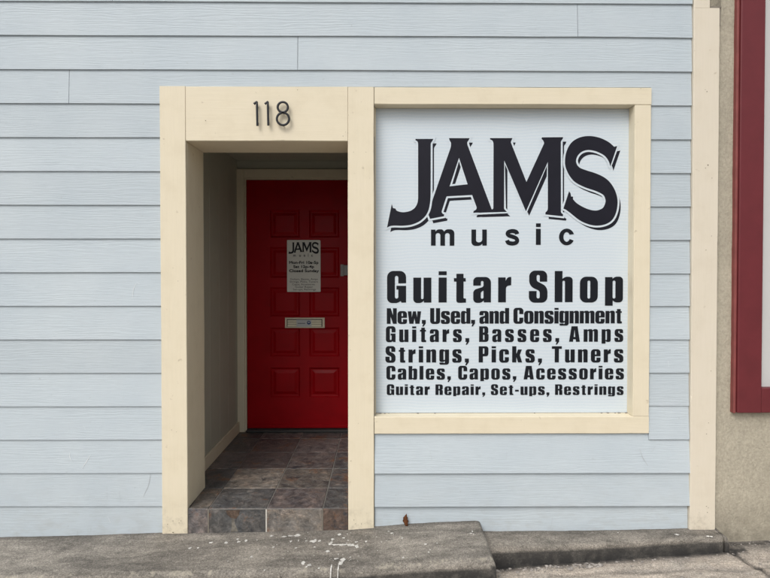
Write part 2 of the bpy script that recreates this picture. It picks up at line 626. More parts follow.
OV = 0.016
GAP = 0.0025
XFAR = -3.6
for i in range(-1, 23):
    zb = Z0L + EXPO * i
    zt = zb + EXPO + OV
    zr = Z0R + EXPO * i - (0.004 if i > 6 else 0)
    if i == -1:
        zb_, zr_ = 0.02, 0.02
        board(XFAR, XL0 - GAP, zb_, zt)
        board(XR1 + GAP, CB0 - GAP, zb_, zt)
        continue
    if zb + EXPO > ZTOP:                                   # full width courses above the frames
        joint = {12: AX(70, 85, 0), 13: AX(298, 50, 0), 14: AX(577, 20, 0), 15: -1.4, 16: 0.3, 17: -0.5}.get(i)
        a, b_ = XFAR, CB0 - GAP
        if zb < ZTOP:
            # the course the frame cuts into
            board(a, joint - 0.0012, zb, zt)
            board(joint + 0.0012, b_, zb, zt, 0, zb - 0.006, (XL0 - GAP, WX1 + GAP, ZTOP + 0.0035))
        elif joint is not None:
            board(a, joint - 0.0012, zb, zt)
            board(joint + 0.0012, b_, zb, zt, 0.0004, zb - 0.005)
        else:
            board(a, b_, zb, zt, 0, zb - 0.005)
    else:
        board(XFAR, XL0 - GAP, zb, zt)
        if zb + EXPO < ZWB0:                               # beneath the window
            top = ZWB0 - 0.003 if zb + 2 * EXPO > ZWB0 else zt
            board(XR1 + GAP, CB0 + (0.007 if i in (0, 1) else -GAP), zr, top, 0.010 if i in (0, 1) else 0.0)
        elif zb < ZWB0:
            board(WX1 + GAP, CB0 - GAP, zr, zt, 0.006)
        else:
            board(WX1 + GAP, CB0 - GAP, zr, zt)
# sheathing behind the boards (dark felt)
for a in ((XFAR, XL0 + 0.06, 0.0, ZTOP + 0.02), (XFAR, CB1 - 0.04, ZTOP + 0.02, 4.35), (WXI + 0.05, CB1 - 0.04, 0.0, ZTOP + 0.02),
          (XR1 - 0.05, WXI + 0.05, 0.0, ZWB0 + 0.05), (XL1 - 0.03, XR1 - 0.002, ZHEAD + 0.03, ZTOP + 0.02), (XR1 - 0.001, WXI + 0.05, ZWT + 0.012, ZTOP + 0.02), (XR0 + 0.02, XR1 - 0.0, 0.0, ZHEAD + 0.03)):
    box(bm, a[0], a[1], 0.006, 0.060, a[2], a[3], 0, 1)
wall = link('siding_wall', bm, [M['siding'], M['dark']], shop)

# scratches rubbed into the paint
bm = bmesh.new()


def stroke(bm, pts, w, Y):
    P = [Vector((*at(u, v, Y), 0)) for u, v in pts]
    out = 0.0125 + Y if Y < -0.02 else 0.0

    def face_y(z):
        return -0.0125 + out + 0.009 * ((z - Z0L) % EXPO) / (EXPO + OV) - 0.0016
    prev = None
    for i, p in enumerate(P):
        d = (P[min(i + 1, len(P) - 1)] - P[max(i - 1, 0)]).normalized()
        n = Vector((-d.y, d.x, 0)) * w * (0.35 if i in (0, len(P) - 1) else 1)
        a, b = bm.verts.new((p.x + n.x, face_y(p.y), p.y + n.y)), bm.verts.new((p.x - n.x, face_y(p.y), p.y - n.y))
        if prev:
            bm.faces.new([prev[0], prev[1], b, a])
        prev = (a, b)


for pts, w in (([(69.5, 452), (69, 457), (71, 462)], 0.0016), ([(90, 455), (86, 462), (81.5, 469)], 0.0018), ([(135.5, 283), (133, 289), (132, 299)], 0.0014),
               ([(136, 282), (139, 284)], 0.0014), ([(105, 492), (113, 493.5)], 0.0014), ([(83, 426), (85, 430)], 0.0012),
               ([(107, 517), (110, 523)], 0.0014), ([(668.5, 361), (669, 367)], 0.0014), ([(105, 493.5), (100, 494.5)], 0.001)):
    stroke(bm, pts, w * 0.8, -0.0150)
link('paint_scratch', bm, M['scratch'], shop)
bm = bmesh.new()
for pts, w in (([(640, 449), (643, 458), (648, 466)], 0.0012), ([(652, 452), (656, 446)], 0.0011), ([(150, 474), (148, 486), (143, 497)], 0.0013),
               ([(106, 487), (107, 500)], 0.001), ([(119, 492), (120, 503)], 0.001), ([(77, 531), (77, 536)], 0.0022),
               ([(507, 452), (506, 459)], 0.001), ([(553, 517), (551, 527)], 0.0013), ([(430, 451), (432, 460)], 0.0009)):
    stroke(bm, pts, w, -0.0225 if pts[0][0] > 375 else -0.0150)
link('paint_scuff', bm, m_plain('grey_scuff', (0.40, 0.425, 0.44), 0.8), shop)


# ---- cream boards round the doorway and the window
def plank(name, x0, x1, z0, z1, mat, y0=TY, y1=0.004, parent=None, bev=0.0022, wob=0.0012, seed=0):
    """a sawn board: long edges wander by about a millimetre"""
    bm = bmesh.new()
    vert = (z1 - z0) > (x1 - x0)
    n = max(4, int(max(x1 - x0, z1 - z0) / 0.10))
    rings = []
    n = max(n, int(max(x1 - x0, z1 - z0) / 0.012))

    def nick(a, k):
        q = mnoise.noise((a * 14, seed * 3.1, k)) + 0.5 * mnoise.noise((a * 50, seed, k))
        return bev + 0.011 * max(0, q - 0.62) + 0.0012 * max(0, q)
    for i in range(n + 1):
        f = i / n
        if vert:
            z = z0 + (z1 - z0) * f
            e0 = x0 + wob * mnoise.noise((z * 3, seed, 1))
            e1 = x1 + wob * mnoise.noise((z * 3, seed, 7))
            b, d = nick(z, 1), nick(z, 9)
            prof = [(e0, y1), (e0, y0 + b), (e0 + b, y0), (e1 - d, y0), (e1, y0 + d), (e1, y1)]
            rings.append([bm.verts.new((x, y, z)) for x, y in prof])
        else:
            x = x0 + (x1 - x0) * f
            e0 = z0 + wob * mnoise.noise((x * 3, seed, 1))
            e1 = z1 + wob * mnoise.noise((x * 3, seed, 7))
            b, d = nick(x, 1), nick(x, 9)
            prof = [(e0, y1), (e0, y0 + b), (e0 + b, y0), (e1 - d, y0), (e1, y0 + d), (e1, y1)]
            rings.append([bm.verts.new((x, y, z)) for z, y in prof])
    for r, s in zip(rings, rings[1:]):
        for k in range(6):
            bm.faces.new([r[k], s[k], s[(k + 1) % 6], r[(k + 1) % 6]])
    bm.faces.new(rings[0][::-1])
    bm.faces.new(rings[-1])
    bmesh.ops.recalc_face_normals(bm, faces=bm.faces[:])
    return link(name, bm, mat, parent or shop)


plank('casing_board', XL0, XL1, 0.085, ZTOP, M['trim'], seed=1)
plank('casing_board', XR0, XR1 - 0.001, 0.11, ZTOP - 0.002, M['trim'], seed=2)
plank('casing_board', XL1 + 0.0012, XR0 - 0.0012, ZHEAD, ZTOP - 0.001, M['trim_h'], TY + 0.001, seed=3)
# reveal: jamb and soffit boards
plank('jamb_board', XL1 - 0.030, XL1 - 0.0005, FZ + 0.001, ZHEAD - 0.0015, M['trim'], 0.006, JY, bev=0.001, seed=4)
plank('jamb_board', XR0 + 0.0005, XR0 + 0.030, FZ + 0.001, ZHEAD - 0.0015, M['trim'], 0.006, JY, bev=0.001, seed=5)
bm = bmesh.new()
box(bm, XL1 - 0.03, XR0 + 0.03, 0.006, JY + 0.004, ZHEAD + 0.0005, ZHEAD + 0.03, 0.0015)
link('soffit_board', bm, M['trim_h'], shop)

plank('corner_board', CB0, CB1, 0.10, ZCBT, M['corner'], TY - 0.002, 0.004, seed=6)
plank('corner_board', CB0 + 0.001, AX(710.0, 4, TY), ZCBT + 0.002, 4.3, M['corner'], TY, 0.004, seed=7)

# ---- porch shell
bm = bmesh.new()
x = -1.118
ztop, zbot = PCZ, 0.05
y = JY + 0.001
k = 0
while y < BY:
    y2 = min(y + 0.203, BY + 0.05)
    box(bm, PXL - 0.02, PXL + 0.0, y, y2 - 0.0012, zbot, ztop, 0.0015)
    box(bm, PXR, PXR + 0.02, y, y2 - 0.0012, zbot, ztop, 0.0015)
    y = y2
box(bm, PXL - 0.06, PXL - 0.006, 0.062, BY + 0.2, 0.0, PCZ + 0.1, 0, 1)
box(bm, PXR + 0.006, PXR + 0.06, 0.062, BY + 0.2, 0.0, PCZ + 0.1, 0, 1)
box(bm, PXL - 0.005, XL1 - 0.031, JY - 0.05, JY, zbot, PCZ, 0, 0)       # return behind the jamb
box(bm, XR0 + 0.031, PXR + 0.005, JY - 0.05, JY, zbot, PCZ, 0, 0)
link('porch_wall', bm, [M['porchwall'], M['dark']], shop)
DX0, DX1 = AX(247.0, 300, BY + 0.015), None
DX1 = DX0 + 0.905
DZ0, DZ1 = AZ(290, 428.3, BY + 0.015), AZ(290, 180.2, BY + 0.015)
CX0 = AX(235.6, 300, BY - 0.018)
bm = bmesh.new()
box(bm, PXL - 0.02, CX0 + 0.03, BY, BY + 0.08, 0.0, PCZ)
box(bm, CX0 + 0.031, DX1 + 0.05, BY, BY + 0.08, DZ1 + 0.03, PCZ)
box(bm, DX1 + 0.051, PXR + 0.06, BY, BY + 0.08, 0.0, PCZ)
link('porch_back_wall', bm, M['porchwall'], shop)
bm = bmesh.new()
box(bm, PXL - 0.05, PXR + 0.05, 0.062, BY + 0.2, PCZ + 0.001, PCZ + 0.05)
link('porch_ceiling', bm, M['porchwall'], shop)
bm = bmesh.new()
box(bm, PXL + 0.001, PXL + 0.016, JY + 0.002, BY - 0.021, FZ + 0.001, FZ + 0.085, 0.002)
link('baseboard', bm, M['porchtrim'], shop)

# ---- slate floor and riser
bm = bmesh.new()
gx = [XL1 + 0.001, -0.913, -0.608, -0.311, XR0 - 0.001]
TONES = {'purple': (0.098, 0.088, 0.086), 'dark': (0.062, 0.062, 0.062), 'brown': (0.104, 0.094, 0.084), 'grey': (0.165, 0.148, 0.130), 'rust': (0.085, 0.058, 0.045), 'plum': (0.086, 0.075, 0.073)}
tl = bm.loops.layers.float_color.new('tile_tone')


def tile(x0, x1, y0, y1, z0, z1, tone, bev=0.0025):
    k = RND.uniform(1.10, 1.45)
    c = tuple(v * k for v in TONES[tone])
    for f in box(bm, x0, x1, y0, y1, z0, z1, bev):
        for l in f.loops:
            l[tl] = (*c, 1)


G = 0.0022
RB = 0.100
for k, tone in enumerate(('purple', 'dark', 'grey', 'rust')):
    tile(gx[k] + G * (k > 0), gx[k + 1] - G * (k < 3), -0.021, -0.011, RB, FZ - 0.002, tone)
gy = [-0.017, 0.246, 0.551, 0.856, 1.161, BY + 0.05]
fx = [PXL - 0.01, -0.913, -0.608, -0.311, -0.008]
cols = [('brown', 'brown', 'plum', 'dark'), ('dark', 'grey', 'brown', 'dark'), ('purple', 'plum', 'purple', 'dark'), ('dark', 'plum', 'purple', 'purple'), ('dark', 'plum', 'dark', 'dark')]
for r in range(5):
    for k in range(4):
        x0, x1 = fx[k], fx[k + 1]
        if r == 0:
            x0, x1 = max(x0, gx[0]), min(x1, gx[4])
        if r == 0 and k == 1:                              # the cut piece beside the front edge
            tile(x0 + G, x1 - G, gy[r] + G * 0.5, gy[r + 1] - G, FZ - 0.012, FZ, 'dark')
            continue
        tile(x0 + (G if k else 0), min(x1, PXR + 0.01) - G, gy[r] + (G if r else 0), gy[r + 1] - G, FZ - 0.012, FZ + RND.uniform(-0.0008, 0.0008), cols[r][k])
for f in box(bm, XL1 + 0.002, XR0 - 0.002, -0.0165, 0.15, RB - 0.05, FZ - 0.004, 0, 1):
    pass
box(bm, PXL - 0.01, PXR + 0.01, 0.10, BY + 0.09, 0.0, FZ - 0.0035, 0, 1)
# pale and black grout in the riser joints, a tan streak on the second riser tile
for gxx, mi, w in ((gx[1], 2, 0.0030), (gx[2], 3, 0.0036), (gx[3], 2, 0.0024)):
    box(bm, gxx - w, gxx + w, -0.0222, -0.0172, RB + 0.004, FZ - 0.004, 0, mi)
box(bm, gx[1] + 0.02, gx[3] - 0.01, -0.0214, -0.0174, FZ - 0.0042, FZ - 0.0012, 0, 1)
for pts in ([(231.5, 519), (234.2, 518.5), (235.0, 524), (238.2, 531.6), (230.6, 532), (232.0, 526)], [(226, 510.5), (240, 510), (239, 515), (236, 519), (231, 518), (227, 514.5)]):
    fan = [bm.verts.new((at(u, w_, -0.0214)[0], -0.0214, at(u, w_, -0.0214)[1])) for u, w_ in pts]
    bm.faces.new(fan).material_index = 4 if pts[0][1] > 515 else 5
link('porch_floor', bm, [M['slate'], M['grout'], M['caulk'], m_plain('pale_grout', (0.50, 0.48, 0.43), 0.9, 0, 0.2, 60), m_plain('tan_streak', (0.155, 0.142, 0.120), 0.8, 0, 0.55, 60, 0.3), m_plain('rust_streak', (0.085, 0.058, 0.042), 0.8, 0, 0.7, 70, 0.3)], shop)

# ---- inner door frame
df = bmesh.new()
YC = BY - 0.018
ZC1 = AZ(290, 168.8, YC)
box(df, CX0, DX0 - 0.012, YC, BY - 0.0005, FZ + 0.001, ZC1, 0.003)
box(df, DX0 - 0.0115, DX1 + 0.0115, YC, BY - 0.0005, DZ1 + 0.012, ZC1, 0.003)
box(df, DX1 + 0.012, DX1 + 0.075, YC, BY - 0.0005, FZ + 0.001, ZC1, 0.003)
box(df, DX0 - 0.030, DX0 - 0.003, BY + 0.0, BY + 0.09, FZ + 0.001, DZ1 + 0.03, 0.002)
box(df, DX1 + 0.003, DX1 + 0.030, BY + 0.0, BY + 0.09, FZ + 0.001, DZ1 + 0.03, 0.002)
box(df, DX0 - 0.0025, DX1 + 0.0025, BY + 0.0, BY + 0.09, DZ1 + 0.003, DZ1 + 0.03, 0.002)
link('door_frame', df, M['porchtrim'], shop)
bm = bmesh.new()
box(bm, DX0 - 0.002, DX1 + 0.002, BY - 0.03, BY + 0.08, FZ + 0.002, DZ0 - 0.004, 0.004)
link('door_threshold', bm, m_plain('threshold_metal', (0.05, 0.05, 0.05), 0.5, 0.3), shop)

# ---- the red door: ten raised panels
DY = BY + 0.015
bm = bmesh.new()
cu = [(270.2, 299.8), (309.2, 339.2)]
rv = [(210.0, 237.6), (247.2, 277.8), (287.4, 316.4), (327.6, 356.4), (367.6, 397.2)]
px = [(AX(a, 300, DY), AX(b, 300, DY)) for a, b in cu]
pz = [(AZ(300, b, DY), AZ(300, a, DY)) for a, b in rv][::-1]
# widen so that the second column sits symmetrically in the leaf
XS = [DX0] + [v for p in px for v in p] + [DX1]
ZS = [DZ0] + [v for p in pz for v in p] + [DZ1]
for i in range(len(XS) - 1):
    for j in range(len(ZS) - 1):
        x0, x1, z0, z1 = XS[i], XS[i + 1], ZS[j], ZS[j + 1]
        if i % 2 == 1 and j % 2 == 1:
            loops = []
            for off, dep in ((0, 0), (0.006, 0.008), (0.014, 0.014), (0.022, 0.014), (0.044, 0.004), (0.047, 0.004)):
                loops.append([bm.verts.new(p) for p in ((x0 + off, DY + dep, z0 + off), (x1 - off, DY + dep, z0 + off), (x1 - off, DY + dep, z1 - off), (x0 + off, DY + dep, z1 - off))])
            for a, b in zip(loops, loops[1:]):
                for k in range(4):
                    bm.faces.new([a[k], a[(k + 1) % 4], b[(k + 1) % 4], b[k]])
            bm.faces.new(loops[-1])
        else:
            bm.faces.new([bm.verts.new(p) for p in ((x0, DY, z0), (x1, DY, z0), (x1, DY, z1), (x0, DY, z1))])
bmesh.ops.remove_doubles(bm, verts=bm.verts[:], dist=1e-5)
for (a, b, c, d) in ((DX0, DX0, DZ0, DZ1), (DX1, DX1, DZ0, DZ1)):
    bm.faces.new([bm.verts.new(p) for p in ((a, DY, c), (a, DY + 0.044, c), (a, DY + 0.044, d), (a, DY, d))])
for z in (DZ0, DZ1):
    bm.faces.new([bm.verts.new(p) for p in ((DX0, DY, z), (DX1, DY, z), (DX1, DY + 0.044, z), (DX0, DY + 0.044, z))])
bm.faces.new([bm.verts.new(p) for p in ((DX0, DY + 0.044, DZ0), (DX1, DY + 0.044, DZ0), (DX1, DY + 0.044, DZ1), (DX0, DY + 0.044, DZ1))])
bmesh.ops.recalc_face_normals(bm, faces=bm.faces[:])
door = link('door', bm, M['door'], shop)
door['label'] = 'dark red front door with ten raised panels'
bm = bmesh.new()
box(bm, DX0 + 0.01, DX1 - 0.01, DY - 0.012, DY - 0.0005, DZ0 + 0.004, DZ0 + 0.030, 0.003)
link('weather_strip', bm, M['door'], door)


def at_box(bm, u0, u1, v0, v1, Y0, Y1, bev=0.0, mat=0):
    x0, z1 = at(u0, v0, Y0)
    x1, z0 = at(u1, v1, Y0)
    return box(bm, x0, x1, Y0, Y1, z0, z1, bev, mat)


# mail slot: a rim, a ribbed flap and a small sticker
bm = bmesh.new()
Yq = DY - 0.008
u0, u1, v0, v1 = 284.9, 324.7, 317.7, 328.0
at_box(bm, u0, u1, v0, v0 + 1.5, Yq, DY - 0.0003, 0.0015)
at_box(bm, u0, u1, v1 - 1.2, v1, Yq, DY - 0.0003, 0.0015)
at_box(bm, u0, u0 + 2.0, v0 + 1.55, v1 - 1.25, Yq, DY - 0.0003, 0.0012)
at_box(bm, u1 - 2.4, u1, v0 + 1.55, v1 - 1.25, Yq, DY - 0.0003, 0.0012)
at_box(bm, u0 + 2.0, u1 - 2.4, v0 + 1.55, v1 - 1.25, DY - 0.0025, DY - 0.0003, 0, 2)
for a, b in ((2.3, 4.2), (4.5, 6.4), (6.7, 8.9)):
    at_box(bm, u0 + 2.6, u1 - 3.2, v0 + a, v0 + b, DY - 0.0055, DY - 0.0026, 0.001, 1)
link('mail_slot', bm, [M['slotmetal'], M['slotflap'], M['iron']], door)
bm = bmesh.new()
at_box(bm, 296.5, 311.5, 319.8, 326.8, DY - 0.0066, DY - 0.0057, 0, 0)
at_box(bm, 297.8, 305.2, 323.0, 323.9, DY - 0.0069, DY - 0.0067, 0, 2)
cx_, cz_ = at(308.8, 322.7, DY - 0.007)
for r, yy, mi in ((0.0152, DY - 0.0069, 1), (0.0085, DY - 0.0072, 0)):
    c = bm.verts.new((cx_, yy, cz_ + (0.003 if mi == 0 else 0)))
    ring = [bm.verts.new((cx_ + r * math.cos(a * math.pi / 12), yy, cz_ + (0.003 if mi == 0 else 0) + r * (0.55 if mi == 0 else 1) * math.sin(a * math.pi / 12))) for a in range(24)]
    for a in range(24):
        bm.faces.new([c, ring[a], ring[(a + 1) % 24]]).material_index = mi
link('slot_sticker', bm, [m_plain('sticker_white', (0.42, 0.43, 0.44), 0.5), M['blue'], m_plain('sticker_grey', (0.14, 0.15, 0.17), 0.5)], door)
# latch guard at the lock edge
bm = bmesh.new()
at_box(bm, 340.4, 343.8, 264.4, 276.2, DY - 0.006, DY - 0.0004, 0.0015)
at_box(bm, 343.4, 356.0, 265.0, 275.4, DY - 0.030, DY - 0.0065, 0.003)
link('door_lock', bm, m_plain('worn_latch_metal', (0.22, 0.215, 0.20), 0.5, 0.3, 0.15, 40), door)

# ---- the window: top, right and bottom boards, inner stops and the pane behind the film
win = link_win = None
bm = bmesh.new()
IY = 0.045                                                  # film plane
FXL, FXR = XR1 - 0.004, AX(628.7, 260, IY)
FZT, FZB = AZ(510, 108.6, IY), AZ(510, 413.4, IY)
box(bm, XR1 + 0.0006, WXI, TY + 0.010, IY + 0.03, ZWT - 0.001, ZWT + 0.02, 0.0015)           # head reveal
box(bm, WXI - 0.0005, WXI + 0.02, TY + 0.010, IY + 0.03, ZWB1, ZWT, 0.0015)                 # right reveal
box(bm, XR1 - 0.02, XR1 - 0.0012, 0.0045, IY + 0.03, ZWB1, ZWT, 0.0015)                      # left reveal
hexa(bm, [(XR1 + 0.0, TY + 0.010, ZWB1 - 0.03), (WXI, TY + 0.010, ZWB1 - 0.03), (WXI, IY + 0.03, ZWB1 - 0.03), (XR1 + 0.0, IY + 0.03, ZWB1 - 0.03),
          (XR1 + 0.0, TY + 0.010, ZWB1 - 0.001), (WXI, TY + 0.010, ZWB1 - 0.001), (WXI, IY + 0.03, ZWB1 + 0.0015), (XR1 + 0.0, IY + 0.03, ZWB1 + 0.0015)])
box(bm, XR1 - 0.0010, XR1 + 0.0085, IY - 0.020, IY - 0.001, ZWB1 + 0.002, ZWT - 0.002, 0.0015)  # glazing stop
win = link('window', bm, M['trim_h'], shop)
plank('window_board', XR1 + 0.0015, WX1, ZWT, ZTOP - 0.003, M['trim_h'], TY, 0.004, win, seed=11)
plank('window_board', WXI, WX1, ZWB1 + 0.0005, ZWT - 0.0015, M['trim'], TY + 0.0005, 0.004, win, seed=12)
plank('window_sill', XR1 + 0.0015, WX1 - 0.001, ZWB0, ZWB1 - 0.0015, M['trim_h'], TY, 0.004, win, seed=13)
bm = bmesh.new()
box(bm, XR1 - 0.02, WXI + 0.02, IY + 0.004, IY + 0.010, ZWB1 - 0.02, ZWT + 0.02)
link('pane', bm, M['glass'], win)
bm = bmesh.new()
# old caulk and grit along the sill
for k in range(16):
    u = RND.choice([RND.uniform(377, 392), RND.uniform(600, 628), RND.uniform(377, 628)])
    x, z = at(u, 414.5 + RND.uniform(-0.4, 1.5), IY - 0.012)
    s = RND.uniform(0.0012, 0.004)
    box(bm, x - s * 1.6, x + s * 1.6, IY - 0.006 - s, IY - 0.002, ZWB1 + 0.0005, ZWB1 + 0.0008 + s, 0)
link('caulk_crumb', bm, M['caulk'], win)

# ---- nail heads, chips and rust spots on the boards
bm = bmesh.new()


def spot(bm, u, v, Y, r, sx=1.0, sz=1.0, seed=0):
    x, z = at(u, v, Y)
    c = bm.verts.new((x, Y, z))
    n = 10
    ring = []
    for a in range(n):
        k = r * (1 + 0.4 * mnoise.noise((a * 0.9, seed, u)))
        ring.append(bm.verts.new((x + sx * k * math.cos(2 * math.pi * a / n), Y, z + sz * k * math.sin(2 * math.pi * a / n))))
    for a in range(n):
        bm.faces.new([c, ring[a], ring[(a + 1) % n]])


YS = TY - 0.0032
for u, v, r, sx, sz in ((707.0, 91.5, 0.0040, 0.8, 1), (705.3, 89.5, 0.0022, 1, 1), (708.0, 165, 0.006, 1, 0.7), (705.5, 168, 0.003, 1, 1), (712, 178, 0.003, 1, 1), (711.5, 236, 0.003, 1, 1), (706, 250, 0.004, 1.2, 0.5),
                        (706.5, 506.5, 0.0045, 1.2, 0.6), (708.3, 508, 0.003, 1, 1), (707.5, 512.5, 0.004, 0.8, 1), (708.5, 423, 0.003, 1, 1), (706.5, 434, 0.0035, 1.4, 0.6), (711, 371, 0.003, 1, 1),
                        (205.6, 120.5, 0.004, 1.1, 0.8), (297.5, 89.8, 0.003, 1.4, 0.7), (343, 136, 0.003, 1, 1), (345.5, 132, 0.002, 1, 1), (351, 461, 0.0032, 1, 1), (640.8, 88.5, 0.0028, 1, 1), (348.5, 115, 0.0018, 0.6, 1.6),
                        (181, 521, 0.003, 1, 1), (173, 521, 0.003, 1.3, 0.7), (167.5, 524.5, 0.003, 0.6, 1.6), (173, 532.5, 0.005, 1.4, 0.6), (179, 523, 0.0025, 1, 1), (171.5, 430, 0.0025, 1, 1), (176.5, 432, 0.002, 1, 1),
                        (178, 281, 0.0022, 1, 1), (173, 268, 0.002, 1, 1), (354, 520, 0.003, 0.5, 2.6), (361.5, 524, 0.003, 0.4, 3.0), (355.5, 524, 0.003, 1.6, 0.6), (353.5, 152, 0.0022, 1, 1), (366, 152, 0.0022, 1, 1)):
    spot(bm, u, v, YS, r * 0.62, sx, sz, v)
link('nail_hole', bm, M['mark'], shop)

# ------------------------------------------------------------------ house number
hn = thing('house_number', 'black metal house number 118 standing off the cream board above the doorway', 'house number', (AX(270, 114, TY), TY, AZ(270, 114, TY)))
DYN = TY - 0.020


def tube_mesh(name, paths, r, mat, parent, closed=False, pins=()):
    cu = bpy.data.curves.new('tmp_path', 'CURVE')
    cu.dimensions = '3D'
    cu.bevel_depth = r
    cu.bevel_resolution = 3
    cu.use_fill_caps = True
    for pts, cyc in paths:
        s = cu.splines.new('POLY')
        s.points.add(len(pts) - 1)
        for p, q in zip(s.points, pts):
            p.co = (*q, 1)
        s.use_cyclic_u = cyc
    ob = bpy.data.objects.new('tmp_path', cu)
    COL.objects.link(ob)
    bpy.context.view_layer.update()
    me = bpy.data.meshes.new_from_object(ob.evaluated_get(bpy.context.evaluated_depsgraph_get()))
    bpy.data.objects.remove(ob)
    bm = bmesh.new()
    bm.from_mesh(me)
    bpy.data.meshes.remove(me)
    for v in bm.verts:                                       # cast numerals are flat-fronted
        v.co.y = max(v.co.y, DYN - r * 0.55)
    for (u, vv) in pins:
        x, z = at(u, vv, DYN)
        box(bm, x - 0.002, x + 0.002, DYN, TY + 0.002, z - 0.002, z + 0.002)
    o = link(name, bm, mat, parent, smooth=True)
    return o


def pxy(u, v): 
    x, z = at(u, v, DYN)
    return (x, DYN, z)


def circ(u, v, r, n=40, ry=None):
    ry = ry or r
    return [pxy(u + r * math.cos(2 * math.pi * k / n), v + ry * math.sin(2 * math.pi * k / n)) for k in range(n)]


RT = 0.0058
tube_mesh('digit', [([pxy(253.8, 104.0), pxy(255.4, 102.8), pxy(256.6, 101.8), pxy(256.9, 102.2), pxy(257.0, 105), pxy(257.4, 125.8)], False)], RT, M['iron'], hn, pins=((257.0, 106), (257.3, 122)))
tube_mesh('digit', [([pxy(264.8, 104.0), pxy(266.4, 102.8), pxy(267.5, 101.8), pxy(267.8, 102.2), pxy(267.9, 105), pxy(268.3, 125.4)], False)], RT, M['iron'], hn, pins=((267.9, 106), (268.2, 122)))
tube_mesh('digit', [(circ(282.8, 107.1, 5.1), True), (circ(283.0, 118.8, 6.1, 40, 6.2), True)], RT, M['iron'], hn, pins=((282.9, 112.4), (283, 124.8)))


# ------------------------------------------------------------------ lettering
def fillet(pts, seg=6):
    out = []
    n = len(pts)
    for i, p in enumerate(pts):
        r = p[2] if len(p) > 2 else 0
        a, c, b = Vector(pts[i - 1][:2]), Vector(p[:2]), Vector(pts[(i + 1) % n][:2])
        if r <= 0:
            out.append(c)
            continue
        da, db = a - c, b - c
        t = min(r, da.length * 0.5, db.length * 0.5)
        p0, p1 = c + da.normalized() * t, c + db.normalized() * t
        kk = 0.5523
        h0, h1 = p0 + (c - p0) * kk, p1 + (c - p1) * kk
        for s in range(seg + 1):
            f = s / seg
            out.append(p0 * (1 - f) ** 3 + h0 * 3 * f * (1 - f) ** 2 + h1 * 3 * f * f * (1 - f) + p1 * f ** 3)
    return out


def R4(x0, y0, x1, y1, r=0):
    return [(x0, y0, r), (x1, y0, r), (x1, y1, r), (x0, y1, r)]


